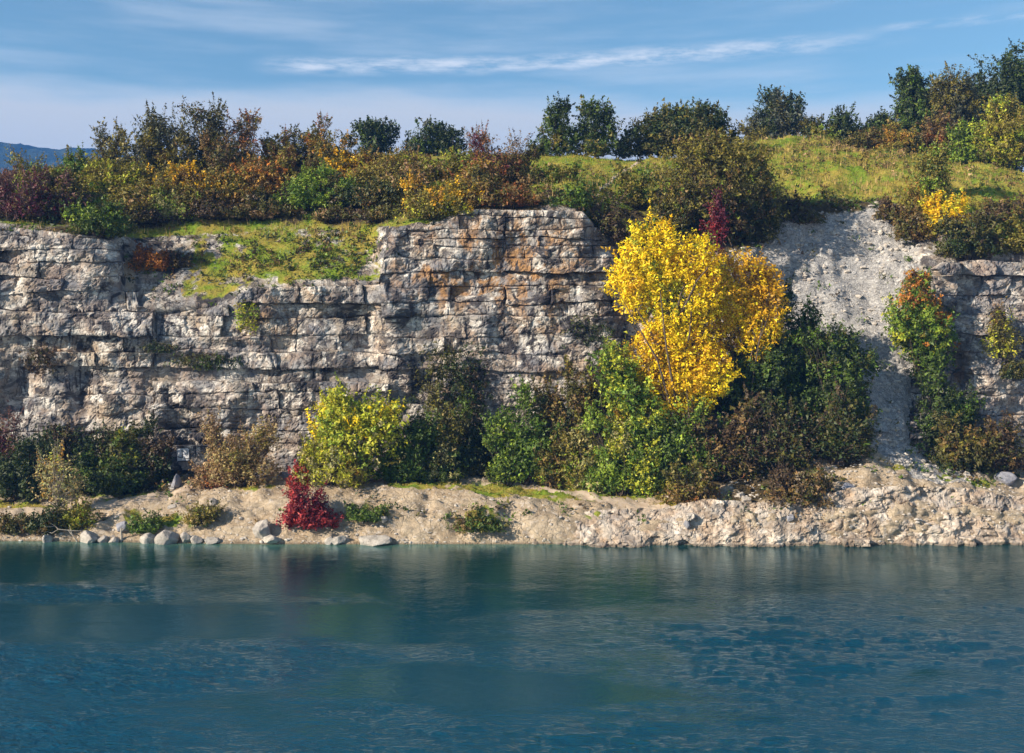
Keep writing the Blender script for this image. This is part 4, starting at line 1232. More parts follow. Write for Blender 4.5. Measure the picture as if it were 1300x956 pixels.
# ---- the yellow tree
plant('tree', T, 'big bright yellow autumn tree in front of the cliff', 862, 600, 270, 236, [('lime', .3), ('yg', .5), ('yellow', 5), ('gold', 2.4), ('amber', .3)], 'tree', Y=78.9, group=G_R, leaf=0.155, clump=0.34, dens=1.8, depth=0.55, floor=0.20,
      lobes=[(-.15, .86, .17, .13), (-.22, .74, .17, .14), (-.10, .76, .16, .14), (.09, .82, .14, .11), (.12, .70, .13, .11), (-.02, .60, .16, .12), (-.10, .50, .16, .12), (.04, .46, .18, .13), (.16, .40, .15, .10), (.04, .34, .20, .11), (-.08, .36, .14, .10), (.0, .26, .14, .07), (-.24, .40, .10, .07), (-.20, .30, .11, .07), (-.30, .22, .08, .05)])
plant('tree', T, 'deeper golden tree crowding the right side of the yellow one', 948, 580, 316, 116, [('yellow', 3), ('gold', 4), ('amber', 1.0)], 'tree', Y=80.6, group=G_R, leaf=0.155, clump=0.34, depth=0.55, floor=0.36, dens=1.4,
      lobes=[(-.04, .84, .40, .15), (.18, .74, .32, .16), (-.1, .68, .3, .14), (.14, .58, .32, .13), (.05, .48, .26, .10), (-.34, .62, .24, .14), (-.36, .50, .22, .10)])
plant('tree', T, 'green-and-gold young tree under the left side of the yellow tree', 800, 604, 430, 100, [('mid', 1), ('green', 2), ('lime', 1.5), ('yg', 2), ('amber', .8)], 'tree', Y=78.6, group=G_R, leaf=0.18, floor=0.1,
      lobes=[(-.2, .76, .30, .17), (-.05, .6, .36, .2), (.15, .42, .36, .24), (-.1, .3, .34, .2)], pal2=[('mid', 2), ('green', 1), ('yg', 1)])
plant('bush', B, 'light green bush at the bend of the sandy path', 786, 612, 518, 76, [('lime', 2), ('green', 2), ('pale', 1), ('yg', 1)], Y=77.5, group=G_FOOT, leaf=0.15)
plant('bush', B, 'green bush directly below the big yellow tree', 866, 606, 512, 84, [('green', 2), ('mid', 2), ('lime', 1)], Y=77.6, group=G_R)
plant('bush', B, 'dark green leafy bush right of the yellow tree', 976, 548, 402, 96, [('mid', 2), ('dark', 2), ('green', 1.4)], Y=80.8, group=G_R, dens=1.1)
plant('bush', B, 'dark green leafy bush with its top against the white scree', 1016, 530, 366, 84, [('mid', 2), ('dark', 2), ('green', 1.2), ('lime', .3)], Y=82.5, group=G_R, dens=1.1)
plant('bush', B, 'dark green bush left of the bottom of the scree chute', 1066, 566, 404, 88, [('mid', 2), ('dark', 2), ('green', 1), ('dolive', 1)], Y=80.6, group=G_R, dens=1.1)
plant('bush', B, 'dark brown bramble thicket below the yellow tree', 916, 628, 520, 96, [('dbrown', 2), ('brown', 1), ('dolive', 2), ('rust', .5)], 'twiggy', Y=77.4, group=G_R, dens=1.3)
plant('bush', B, 'dark bramble thicket below the dark green leafy bushes', 988, 632, 506, 96, [('dbrown', 3), ('dark', 1), ('dolive', 2)], 'twiggy', Y=77.4, group=G_R, dens=1.4)
plant('bush', B, 'dark bramble thicket beside the scree chute', 1060, 620, 498, 92, [('dbrown', 2), ('dark', 2), ('dolive', 2), ('mid', .6)], 'twiggy', Y=77.8, group=G_R, dens=1.4)
plant('bush', B, 'reddish-brown scrub on the bank edge below the brambles', 878, 640, 590, 64, [('rust', 1), ('brown', 2), ('olive', 1), ('dolive', 1)], 'twiggy', group=G_R, dens=1.2)
plant('bush', B, 'low brown scrub on the bank left of the blocky grey stone', 1020, 640, 598, 78, [('dbrown', 2), ('brown', 1), ('dolive', 1)], 'twiggy', group=G_R, dens=1.2)

# ---- right of the scree chute
plant('tree', T, 'green maple with orange top leaves on the edge of the scree', 1164, 540, 346, 96, [('yg', 1.5), ('lime', 2.5), ('green', 3), ('olive', 1), ('orange', 1.3)], 'tree', Y=83.8, group=G_R, leaf=0.18, clump=0.36, floor=0.06, dens=1.2,
      lobes=[(0.0, .80, .22, .20), (0, .62, .46, .22), (.14, .45, .40, .25), (-.1, .45, .34, .2), (.15, .25, .34, .2)], pal2=[('mid', 2), ('dark', 2), ('green', 1)])
plant('bush', B, 'orange-leaved sprig bush topping the green maple', 1162, 392, 340, 40, [('orange', 3), ('amber', 1), ('rust', 1)], 'twiggy', Y=83.2, group=G_R, leaf=0.17, hang=True)
plant('bush', B, 'dark green bush at the foot of the maple', 1196, 590, 460, 70, [('mid', 2), ('dark', 3), ('green', 1)], Y=82.0, group=G_R)
plant('bush', B, 'dark bush with yellowing leaves right of the scree chute', 1216, 606, 528, 76, [('dark', 2), ('dolive', 3), ('brown', 1), ('olive', .8)], Y=80.2, group=G_R)
plant('bush', B, 'dark brown-green bush above the dark slab stone', 1268, 612, 532, 84, [('dolive', 2), ('dbrown', 2), ('brown', 1), ('dark', 1)], Y=81.4, group=G_R)
plant('bush', B, 'yellow-green trailing bush clinging to the right rock face', 1268, 454, 384, 44, [('olive', 2), ('yg', 1), ('dolive', 2), ('brown', 1)], 'twiggy', Y=84.6, group=G_R, hang=True, leaf=0.15)
plant('bush', B, 'small dark trailing bush on the ledge of the right rock face', 1284, 480, 452, 36, [('dark', 1), ('dolive', 2)], Y=84.4, group=G_R, hang=True, leaf=0.15)

# ---- foot of the cliff, left to right
plant('bush', B, 'dusty mauve sparse bush against the cliff at the picture edge', 6, 606, 522, 50, [('mauve', 3), ('brown', 1), ('maroon', 1)], 'twiggy', Y=82.0, group=G_FOOT, leaf=0.13)
plant('bush', B, 'dark green bush in the bottom corner by the picture edge', 22, 646, 556, 84, [('dark', 3), ('mid', 2)], Y=79.0, group=G_FOOT)
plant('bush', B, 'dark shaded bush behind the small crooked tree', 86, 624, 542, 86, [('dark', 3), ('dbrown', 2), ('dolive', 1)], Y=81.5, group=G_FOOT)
plant('bush', B, 'shaded bush with scattered yellow leaves against the cliff', 156, 618, 536, 76, [('dark', 2), ('dolive', 2), ('mid', 1), ('yg', .9)], Y=81.6, group=G_FOOT)
plant('bush', B, 'dark brown bush left of the white graffiti panel', 190, 618, 562, 56, [('dbrown', 3), ('dark', 2), ('dolive', 1)], Y=81.0, group=G_FOOT)
plant('bush', B, 'low dark green bush edging the sandy path', 132, 634, 578, 84, [('dark', 3), ('mid', 2), ('dolive', 1)], Y=79.4, group=G_FOOT)
plant('tree', T, 'small crooked tree with pale twigs and yellowing leaves by the shore', 74, 658, 574, 66, [('straw', 2), ('pale', 2), ('amber', 1), ('yg', 1)], 'sparse', Y=75.6, group=G_FOOT, leaf=0.13, clump=0.26, dens=0.5, bark=M_BARKP, floor=0.25)
plant('bush', B, 'low yellow-green bush under the small crooked tree', 100, 672, 640, 38, [('lime', 1), ('olive', 2), ('yg', 1), ('mid', 1)], group=G_FOOT, leaf=0.14)
plant('bush', B, 'low dark bush at the water beside the bleached driftwood', 60, 676, 644, 52, [('dolive', 2), ('dark', 2), ('brown', 1)], group=G_FOOT, leaf=0.14)
plant('bush', B, 'low dry bush on the shore at the picture edge', 14, 676, 654, 42, [('dolive', 2), ('brown', 2), ('olive', 1)], group=G_FOOT, leaf=0.14)
plant('bush', B, 'straw-brown rounded bush near the graffiti panel', 304, 622, 528, 80, [('tan', 3), ('straw', 2), ('brown', 1), ('olive', .8)], 'twiggy', Y=78.6, group=G_FOOT, leaf=0.13, dens=1.7, clump=.3)
plant('bush', B, 'low russet scrub at the left foot of the straw-brown bush', 268, 620, 588, 46, [('brown', 2), ('tan', 2), ('rust', .6)], 'twiggy', group=G_FOOT, leaf=0.13)
plant('bush', B, 'bright yellow-green bush in the middle of the bank', 450, 614, 490, 112, [('yellow', 1.2), ('yg', 4), ('lime', 2)], Y=78.4, group=G_FOOT, leaf=0.18, dens=1.1, pal2=[('lime', 2), ('olive', 2), ('pale', 1), ('green', 1)],
      lobes=[(-.12, .66, .34, .3), (.2, .66, .28, .26), (0, .42, .46, .36), (-.28, .3, .22, .26), (-.15, .85, .16, .12)])
plant('bush', B, 'pale yellow-green bush in front of the bright yellow one', 420, 618, 556, 74, [('pale', 2), ('yg', 2), ('olive', 2), ('amber', .5)], Y=76.8, group=G_FOOT, leaf=0.14)
plant('bush', B, 'crimson bush growing down the sandy bank', 392, 670, 620, 62, [('red', 2), ('dred', 3), ('maroon', .8)], group=G_FOOT, leaf=0.15, dens=1.3)
plant('bush', B, 'small red shoot bush just above the crimson one', 378, 622, 592, 24, [('red', 1), ('rust', 1.5), ('dred', 2)], group=G_FOOT, leaf=0.14)
plant('bush', B, 'dark green bush right of the bright yellow bush', 520, 614, 520, 66, [('dark', 2), ('mid', 3), ('green', .7)], Y=79.4, group=G_FOOT)
plant('bush', B, 'dark green bush with a greyish straw top against the cliff', 560, 612, 500, 70, [('straw', .6), ('olive', 2), ('dolive', 3), ('mid', 2)], Y=80.4, group=G_FOOT, pal2=[('dark', 3), ('mid', 1)], leaf=0.15)
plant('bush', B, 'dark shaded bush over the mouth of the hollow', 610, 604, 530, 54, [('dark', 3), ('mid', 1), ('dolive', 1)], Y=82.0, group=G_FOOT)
plant('bush', B, 'tall green bush with light leaf tips behind the path', 668, 612, 490, 78, [('mid', 3), ('green', 2), ('lime', .8), ('dark', 1)], Y=79.6, group=G_FOOT, dens=1.1)
plant('bush', B, 'brownish green bush left of the bush at the path bend', 724, 610, 458, 72, [('dolive', 3), ('brown', 1), ('olive', 1), ('dark', 1)], Y=80.4, group=G_FOOT)
plant('bush', B, 'russet-tinged bush tight against the cliff by the yellow tree', 752, 560, 442, 56, [('brown', 2), ('olive', 1), ('dolive', 2), ('rust', .4)], Y=82.6, group=G_FOOT)
FRONT = [  # lower growth breaking up the thicket at the cliff foot
    (506, 616, 566, 54, 78.6, [('mid', 2), ('green', 1), ('lime', .8), ('yg', .6)], 'low green bush between the bright yellow bush and the dark one'),
    (548, 614, 562, 58, 79.2, [('dolive', 2), ('pale', 1), ('mid', 2)], 'low pale-tipped bush in front of the straw-topped dark bush'),
    (592, 606, 556, 52, 80.6, [('dark', 2), ('dolive', 2), ('olive', .8)], 'low dark bush just left of the hollow mouth'),
    (642, 610, 548, 46, 79.0, [('green', 1), ('lime', 1), ('mid', 2), ('pale', .7)], 'light-leaved low bush left of the tall green bush'),
    (702, 612, 552, 54, 78.8, [('olive', 2), ('brown', 1), ('dolive', 2), ('tan', .6)], 'russet low bush right of the tall green bush'),
    (744, 612, 536, 58, 78.4, [('lime', 1), ('olive', 2), ('pale', 1), ('mid', 1)], 'olive bush with pale sprays left of the path bend bush'),
    (820, 620, 560, 60, 77.0, [('green', 2), ('lime', 1), ('yg', 1.2), ('mid', 1)], 'yellowish green low bush right of the path bend bush'),
    (846, 560, 474, 70, 79.2, [('green', 1), ('yg', 1.5), ('lime', 1.5), ('gold', .6)], 'bright green bush with golden tips under the yellow crown'),
    (900, 600, 530, 66, 78.0, [('mid', 2), ('green', 1), ('dolive', 2), ('brown', .7)], 'olive green bush under the right side of the yellow tree'),
    (1032, 600, 540, 84, 78.8, [('mid', 2), ('dolive', 2), ('dbrown', 1), ('green', .6)], 'mixed green and brown bush over the bramble thicket'),
    (48, 632, 576, 60, 80.4, [('dark', 2), ('dbrown', 2), ('dolive', 1)], 'dark brown bush right of the dark green corner bush'),
    (160, 630, 592, 60, 80.2, [('dark', 2), ('mid', 1), ('dolive', 2), ('yg', .4)], 'low dark bush under the one with scattered yellow leaves'),
]
for (cx_, b_, t_, w_, y_, pl_, lab_) in FRONT:
    plant('bush', B, lab_, cx_, b_, t_, w_, pl_, Y=y_, group=G_FOOT, leaf=0.16)
plant('ivy', 'ivy', 'dark olive ivy curtain hanging on the cliff face', 575, 560, 430, 104, [('dolive', 3), ('dark', 3), ('dbrown', 1)], 'ivy', Y=83.0, group='ivy on the cliff', hang=True, depth=0.16, leaf=0.15, dens=0.95)
plant('ivy', 'ivy', 'dark ivy patch on the cliff beside the yellow tree', 742, 450, 398, 74, [('dark', 3), ('dolive', 2), ('dbrown', 1)], 'ivy', Y=84.0, group='ivy on the cliff', hang=True, depth=0.14, leaf=0.14, dens=0.7)
plant('ivy', 'ivy', 'yellow-green tuft of ivy hanging below the grassy slope', 312, 428, 380, 30, [('olive', 2), ('yg', 1), ('lime', 1)], 'ivy', Y=83.8, group='ivy on the cliff', hang=True, depth=0.3, leaf=0.14)
plant('ivy', 'ivy', 'long dark mossy growth along the ledge in mid cliff', 262, 470, 446, 110, [('dark', 3), ('mid', 1), ('dolive', 2)], 'ivy', Y=83.6, group='ivy on the cliff', hang=True, depth=0.1, leaf=0.12, clump=.24)
plant('ivy', 'ivy', 'short dark mossy growth on the ledge above the long one', 200, 448, 434, 62, [('dark', 3), ('dolive', 2)], 'ivy', Y=83.6, group='ivy on the cliff', hang=True, depth=0.12, leaf=0.12, clump=.24)
plant('ivy', 'ivy', 'brown-olive growth in the hollow of the left cliff', 48, 478, 440, 50, [('dolive', 2), ('dbrown', 2), ('brown', 1)], 'ivy', Y=84.2, group='ivy on the cliff', hang=True, depth=0.2, leaf=0.13, clump=.26)
plant('bush', B, 'low dark green plant patch on the bank right of the crimson bush', 466, 660, 644, 46, [('dark', 1), ('mid', 3), ('green', 1)], group=G_FOOT, leaf=0.13, clump=.26)
plant('bush', B, 'larger low dark plant patch on the bank below the green strip', 612, 674, 652, 58, [('dark', 2), ('mid', 2), ('olive', 1), ('brown', 1)], group=G_FOOT, leaf=0.13, clump=.26)
plant('bush', B, 'dry yellowish plant patch on the bank under the straw-brown bush', 254, 664, 642, 46, [('straw', 1), ('olive', 2), ('dolive', 1)], group=G_FOOT, leaf=0.13, clump=.26)
plant('bush', B, 'low green plant patch among the shore stones', 186, 676, 656, 40, [('mid', 2), ('green', 1), ('olive', 1)], group=G_FOOT, leaf=0.13, clump=.26)
print('plant tris', TRI[0])

# ------------------------------------------------------------------ ground cover
surf_px, surf_py = PXg, PYg


def scatter(weight, n, r):
    """n random points on the terrain grid with the given per-cell weight -> positions, grid indices"""
    q = pos
    area = np.linalg.norm(np.cross(q[1:, :-1] - q[:-1, :-1], q[:-1, 1:] - q[:-1, :-1]), axis=-1)
    wgt = area * np.clip(weight[:-1, :-1], 0, None)
    wgt = wgt * ((PXg[:-1, :-1] > -60) & (PXg[:-1, :-1] < 1360) & (SEG[:-1, :-1] < 10.6))
    c = np.cumsum(wgt.ravel()); k = np.searchsorted(c, r.random(n) * c[-1])
    i, j = np.unravel_index(np.minimum(k, c.size - 1), wgt.shape)
    a, b = r.random((2, n, 1))
    p = q[i, j] * (1 - a) * (1 - b) + q[i + 1, j] * a * (1 - b) + q[i, j + 1] * (1 - a) * b + q[i + 1, j + 1] * a * b
    return p, i, j


r = np.random.default_rng(5)
# grass tufts
turf_c = np.clip(turf, 0, 1) ** 1.5 * (1 - 0.5 * np.clip(duff_shade, 0, 1))
p, gi, gj = scatter(turf_c, 34000, r)
nbl = 4
pp = np.repeat(p, nbl, 0)
n = len(pp)
hgt = np.repeat(r.uniform(0.10, 0.34, len(p)), nbl) * r.uniform(0.6, 1.2, n) * (0.75 + 0.5 * np.repeat(PYg[gi, gj] < 300, nbl))
az_ = r.uniform(0, 2 * np.pi, n)
dirv = np.stack([np.cos(az_), np.sin(az_), np.zeros(n)], -1)
pp = pp + dirv * 0.06
side = np.stack([-np.sin(az_ + r.normal(0, .6, n)), np.cos(az_), np.zeros(n)], -1) * 0.028
tip = pp + dirv * (hgt * r.uniform(0.1, 0.8, n))[:, None] + np.array([0, 0, 1.0]) * hgt[:, None]
v = np.stack([pp - side - [0, 0, .05], pp + side - [0, 0, .05], tip], 1).reshape(-1, 3)
dry = np.clip(0.5 + 0.9 * n_a[gi, gj] + 0.25 * r.normal(size=len(p)), 0, 1)[:, None]
gc = (1 - dry) * np.array([0.165, 0.25, 0.018]) + dry * np.array([0.40, 0.29, 0.06])
gc = np.repeat(gc * np.exp(r.normal(0, .2, (len(p), 1))), nbl, 0)
grass = obj('grass', mesh_np('grass', v, np.arange(3 * n).reshape(-1, 3), False, None, {'leafcol': gc}), M_LEAF)
grass['kind'] = 'stuff'
tag(grass, 'short green and straw coloured grass on the slopes and bank', 'grass')

# taller dry grass along the terrace and turf lips
tall = 1.0 * gauss(PXg, PYg, 330, 296, 170, 8) + 0.8 * gauss(PXg, PYg, 80, 288, 90, 8) + 0.9 * gauss(PXg, PYg, 670, 240, 90, 9) + 0.8 * gauss(PXg, PYg, 1100, 236, 140, 8) + 0.5 * gauss(PXg, PYg, 1050, 195, 130, 20) + 0.8 * gauss(PXg, PYg, 540, 268, 60, 12) + 0.5 * gauss(PXg, PYg, 250, 250, 200, 12)
tall = tall * np.clip(0.5 + n_b, 0, 2) * (SEG > 6)
p, gi, gj = scatter(tall, 7000, r)
nbl = 3
pp = np.repeat(p, nbl, 0); n = len(pp)
hgt = r.uniform(0.3, 0.85, n)
az_ = r.uniform(0, 2 * np.pi, n)
dirv = np.stack([np.cos(az_), np.sin(az_), np.zeros(n)], -1)
pp = pp + dirv * 0.10
side = np.stack([-np.sin(az_), np.cos(az_), np.zeros(n)], -1) * 0.025
tip = pp + dirv * (hgt * r.uniform(0.05, 0.45, n))[:, None] + np.array([0, 0, 1.0]) * hgt[:, None]
v = np.stack([pp - side - [0, 0, .05], pp + side - [0, 0, .05], tip], 1).reshape(-1, 3)
gc = np.array([0.36, 0.25, 0.09]) * np.exp(r.normal(0, .3, (n, 1))) * np.array([1, 1, 1]) 
dg = obj('dry_grass', mesh_np('dry_grass', v, np.arange(3 * n).reshape(-1, 3), False, None, {'leafcol': np.clip(gc, 0, .9)}), M_LEAF)
dg['kind'] = 'stuff'
tag(dg, 'taller straw coloured grass along the terrace and turf edges', 'grass')

# low scrub filling the thicket
und = np.zeros_like(PXg)
for (cx, cy, rx, ry, a) in [(330, 238, 330, 28, 1.0), (100, 265, 130, 26, 1.0), (400, 268, 140, 14, 0.5), (670, 252, 90, 13, 1.3), (1050, 262, 110, 9, 1.1), (1240, 295, 60, 40, 0.9), (900, 255, 110, 40, 0.7),
                            (330, 335, 90, 30, 1.6), (420, 330, 70, 30, 1.6), (100, 612, 120, 18, 0.9), (650, 598, 140, 8, 0.9), (960, 600, 100, 32, 1.0), (1090, 190, 90, 12, 0.9), (1230, 580, 70, 26, 1.0),
                            (220, 375, 40, 16, 0.45), (300, 350, 40, 26, 0.4), (860, 632, 36, 8, 0.7), (1150, 610, 60, 22, 0.12), (470, 650, 34, 14, 1.0), (615, 662, 40, 16, 1.1), (220, 658, 60, 18, 0.2), (800, 662, 60, 10, .2), (980, 640, 90, 9, .35), (540, 655, 50, 16, .16), (360, 645, 60, 16, .08), (720, 655, 60, 10, .15), (300, 660, 50, 14, .12), (170, 350, 25, 40, .25), (215, 352, 40, 30, .4), (1060, 350, 90, 70, .05), (1130, 400, 30, 60, .12), (1150, 560, 40, 40, .12), (1000, 215, 60, 16, .28), (1110, 215, 80, 16, .35), (1250, 225, 60, 16, .4), (720, 225, 80, 14, .2), (1280, 400, 50, 60, .15), (1190, 385, 20, 30, .2)]:
    und = np.maximum(und, a * gauss(PXg, PYg, cx, cy, rx, ry))
und = und * np.clip(0.55 + 1.1 * n_b, 0, 2) * (SEG > 2.5)
p, gi, gj = scatter(und, 15000, r)
k = 15
li = np.repeat(np.arange(len(p)), k)
n = len(li)
sz = r.uniform(0.16, 0.50, len(p))
lp = p[li] + r.normal(size=(n, 3)) * sz[li][:, None] * np.array([0.7, 0.7, 0.45]) + np.array([0, -0.05, 0.6]) * sz[li][:, None]
keysA = ['olive', 'dolive', 'brown', 'tan', 'olive', 'dbrown', 'mid']
keysB = ['dolive', 'dark', 'dbrown', 'mid', 'brown', 'green', 'mid']
golden = (surf_py[gi, gj] < 250) & ((surf_px[gi, gj] < 680) | (surf_py[gi, gj] < 232))
cc = np.where(golden[:, None], np.array([PAL[q] for q in keysA])[r.integers(0, 7, len(p))], np.array([PAL[q] for q in keysB])[r.integers(0, 7, len(p))])
lc = np.clip(cc[li] * np.exp(r.normal(0, .2, (n, 1))), 0.003, .9)
v, f = leaves_at(lp, unit(r.normal(size=(n, 3)) + np.array([0, -.2, .6])), np.full(n, 0.19), r)
ug = obj('undergrowth', mesh_np('undergrowth', v, f, False, None, {'leafcol': lc}), M_LEAF)
ug['kind'] = 'stuff'
tag(ug, 'low tangled scrub filling the slopes between the shrubs', 'undergrowth')


# ------------------------------------------------------------------ loose stones
def ico():
    t = (1 + 5 ** 0.5) / 2
    v = np.array([(-1, t, 0), (1, t, 0), (-1, -t, 0), (1, -t, 0), (0, -1, t), (0, 1, t), (0, -1, -t), (0, 1, -t), (t, 0, -1), (t, 0, 1), (-t, 0, -1), (-t, 0, 1)], float)
    f = np.array([(0, 11, 5), (0, 5, 1), (0, 1, 7), (0, 7, 10), (0, 10, 11), (1, 5, 9), (5, 11, 4), (11, 10, 2), (10, 7, 6), (7, 1, 8), (3, 9, 4), (3, 4, 2), (3, 2, 6), (3, 6, 8), (3, 8, 9), (4, 9, 5), (2, 4, 11), (6, 2, 10), (8, 6, 7), (9, 8, 1)])
    return v / np.linalg.norm(v[0]), f


def subdiv(v, f):
    e = {}
    vl = list(map(tuple, v))
    out = []

    def midp(a, b):
        k = (min(a, b), max(a, b))
        if k not in e:
            m = (np.array(vl[a]) + np.array(vl[b])) / 2
            vl.append(tuple(m / np.linalg.norm(m)))
            e[k] = len(vl) - 1
        return e[k]
    for a, b, c in f:
        ab, bc, ca = midp(a, b), midp(b, c), midp(c, a)
        out += [(a, ab, ca), (ab, b, bc), (ca, bc, c), (ab, bc, ca)]
    return np.array(vl), np.array(out)


IV, IF = ico()
stone_w = (chalk > 0.4) * 1.6 + (dirt > 0.4) * 0.5 * (turf < 0.4) + rocky * (SEG > 2.5) * (SEG < 4.6) * 1.0 + 2.0 * (SEG > 2.0) * (SEG < 2.25)
stone_w = stone_w * (SEG > 2.0) * (SEG < 7)
p, gi, gj = scatter(stone_w, 3800, r)
n = len(p)
s = 0.045 + (0.10 + 0.10 * (chalk[gi, gj] > 0.4)) * r.random(n) ** 3.2 + 0.02
v = IV[None] * (1 + r.uniform(-.35, .35, (n, 12, 1))) * np.stack([r.uniform(.8, 1.5, n), r.uniform(.8, 1.3, n), r.uniform(.5, .9, n)], -1)[:, None, :] * s[:, None, None] + p[:, None, :]
f = IF[None] + (np.arange(n) * 12)[:, None, None]
rub = obj('rubble', mesh_np('rubble', v.reshape(-1, 3), f.reshape(-1, 3), False), make_stone_mat('scree_stone', (0.36, 0.32, 0.28), (0.50, 0.46, 0.41), 0.6))
rub['kind'] = 'stuff'
tag(rub, 'scattered small pale stones on the scree and bank', 'rubble')

BV, BF = subdiv(*subdiv(*subdiv(IV, IF)))
BOULDERS = [  # column, row of the centre, width, height (photo pixels), blue-grey?, label
    (61, 684, 14, 14, 0, 'white boulder at the waterline left of the bleached driftwood'),
    (113, 682, 20, 17, 0, 'pointed grey boulder at the waterline right of the driftwood'),
    (131, 685, 14, 9, 0, 'low brown-grey stone beside the pointed grey boulder'),
    (144, 686, 12, 8, 0, 'small low stone under the blue-grey wedge boulder'),
    (156, 668, 18, 12, 1, 'blue-grey wedge boulder on the bank above the waterline stones'),
    (194, 670, 14, 10, 0, 'flat pale stone among the green shore plants'),
    (190, 684, 18, 12, 0, 'tilted grey stone at the waterline left of the big tan one'),
    (213, 681, 26, 18, 0, 'big tan and grey boulder among the shore stones'),
    (236, 682, 13, 12, 0, 'rounded pale stone right of the big tan boulder'),
    (250, 685, 14, 9, 0, 'low pale stone second to the right of the big tan boulder'),
    (268, 686, 18, 7, 0, 'flat pale stones slab at the waterline below dry plants'),
    (223, 612, 11, 18, 1, 'upright blue-grey stone at the edge of the dark bushes'),
    (219, 643, 10, 5, 0, 'small flat stone lying on the sandy path'),
    (272, 637, 11, 8, 0, 'small pale stone on the bank edge below the straw-brown bush'),
    (333, 671, 24, 22, 0, 'large two-toned boulder resting on the sandy slope'),
    (346, 684, 22, 10, 0, 'flat whitish stone at the foot of the two-toned boulder'),
    (418, 685, 11, 9, 0, 'left small pale stone of two touching at the waterline'),
    (431, 685, 16, 10, 0, 'right pale stone of two touching at the waterline'),
    (473, 686, 38, 14, 0, 'long white boulder lying in the shallow water'),
    (487, 659, 9, 7, 0, 'small white stone stuck in the sandy slope'),
    (332, 600, 16, 13, 1, 'dark blue-grey stone at the foot of the cliff beside the straw-brown bush'),
    (362, 603, 18, 11, 1, 'dark stone at the cliff foot left of the bright yellow bush'),
    (940, 629, 9, 8, 0, 'left white stone of two on the bank under the brambles'),
    (947, 633, 12, 12, 0, 'right and larger white stone of two on the bank under the brambles'),
    (1075, 622, 22, 17, 1, 'blocky blue-grey stone at the edge of the bramble thicket'),
    (1275, 607, 26, 13, 1, 'dark slab stone on the bank below the brown-green bush'),
    (872, 665, 10, 13, 1, 'upright blue-grey stone in the rocky shore bank'),
    (1003, 657, 10, 7, 1, 'small blue-grey stone in the rocky shore bank'),
]
for (cx, cy, w, h, bl, lab) in BOULDERS:
    rb = np.random.default_rng(int(cx * 7 + cy))
    base = hit(cx, min(cy + h * 0.35, 691))
    m = base[1] / F
    sx, sz = w * m * 0.64, h * m * 0.78
    d = BV
    # faceted: cut by random planes
    rad = np.ones(len(d))
    for _ in range(11):
        nn = unit(rb.normal(size=3)); cut = rb.uniform(0.5, 0.86)
        dot = d @ nn
        rad = np.where(dot * rad > cut, cut / np.maximum(dot, 1e-3), rad)
    rad = rad * (1 + 0.06 * fbm(d[:, 0] * 2 + cx, d[:, 1] * 2, d[:, 2] * 2, 4, 3))
    v = d * rad[:, None] * np.array([sx, 0.85 * (sx + sz) * 0.5 + 0.05, sz])
    v[:, 2] += sz * 0.28
    o = obj('boulder', mesh_np('boulder', v, BF, False), M_STONE_B if bl else M_STONE, None, base + np.array([0, 0, -0.03]))
    tag(o, lab, 'boulder', 'boulders along the shore and bank')

# ------------------------------------------------------------------ paths
m_path, tpn, op = new_mat('trodden_sand')
pp_ = tpn.node('ShaderNodeNewGeometry').outputs['Position']
na_ = tpn.noise(pp_, 1.8, 6, 0.65); nb2 = tpn.noise(pp_, 9, 4, 0.7)
pc = tpn.mix(tpn.smooth(na_, 0.35, 0.65), (0.45, 0.37, 0.285), (0.37, 0.285, 0.21))
pc = tpn.mix(tpn.smooth(nb2, 0.6, 0.8, 0, 0.5), pc, (0.24, 0.17, 0.11))
principled(tpn, op, pc, 0.95, tpn.bump(nb2, 0.5, 0.05), 0.1)

# terrain sampler by (px, Y) on the displaced grid
def path_strip(name, pts, label=None):
    """pts: (column, row, half height in rows): a strip laid on the ground along the photo line"""
    pts = np.array(pts, float)
    t = np.linspace(0, len(pts) - 1, 14 * (len(pts) - 1) + 1)
    k = np.arange(len(pts))
    cx, cy, cw = (np.interp(t, k, pts[:, i]) for i in range(3))
    nt = len(t)
    na2 = 7
    jag = 1 + 0.35 * np.array([[vnoise(i * 0.5, s * 9.0, 0.0, 77) for s in (0, 1)] for i in range(nt)]).reshape(nt, 2)
    verts = []
    for i in range(nt):
        ci = np.argmin(np.abs(ucols - cx[i]))
        colpy = PYg[:, ci]
        for s in np.linspace(-1, 1, na2):
            row = cy[i] + s * cw[i] * (jag[i, 0] if s < 0 else jag[i, 1])
            rr = np.where((SEG[:, ci] > 2.2) & (SEG[:, ci] < 9))[0]
            order_ = rr[np.argsort(colpy[rr])]
            q = np.array([np.interp(row, colpy[order_], pos[order_, ci, a]) for a in range(3)])
            q[0] += (cx[i] - ucols[ci]) / F * q[1]
            q[2] += 0.03 - 0.035 * abs(s) ** 3
            q[1] -= 0.02
            verts.append(q)
    o = obj(name, mesh_np(name, np.array(verts), grid_faces(nt, na2), True), m_path)
    o['kind'] = 'structure'
    return o


path_strip('path', [(-40, 655, 5), (30, 650, 5), (100, 644, 4), (160, 636, 4), (215, 629, 4), (245, 620, 4), (256, 608, 3)])
path_strip('path', [(585, 603, 2), (640, 610, 2.5), (700, 620, 3), (760, 634, 4), (810, 641, 5), (850, 646, 4)])
path_strip('path', [(758, 246, 2.5), (770, 238, 2.4), (782, 227, 2.2), (794, 218, 2), (806, 210, 1.6), (818, 205, 1.2)])

# ------------------------------------------------------------------ driftwood, stump, graffiti
dw = bpy.data.objects.new('driftwood', None)
COL.objects.link(dw)
b0 = hit(84, 686)
dw.location = b0
tag(dw, 'bleached bare branches of driftwood lying at the waterline', 'driftwood')


def wp(px, py, dy=0.0):
    return P(px, py, b0[1] - 0.25 + dy) - b0


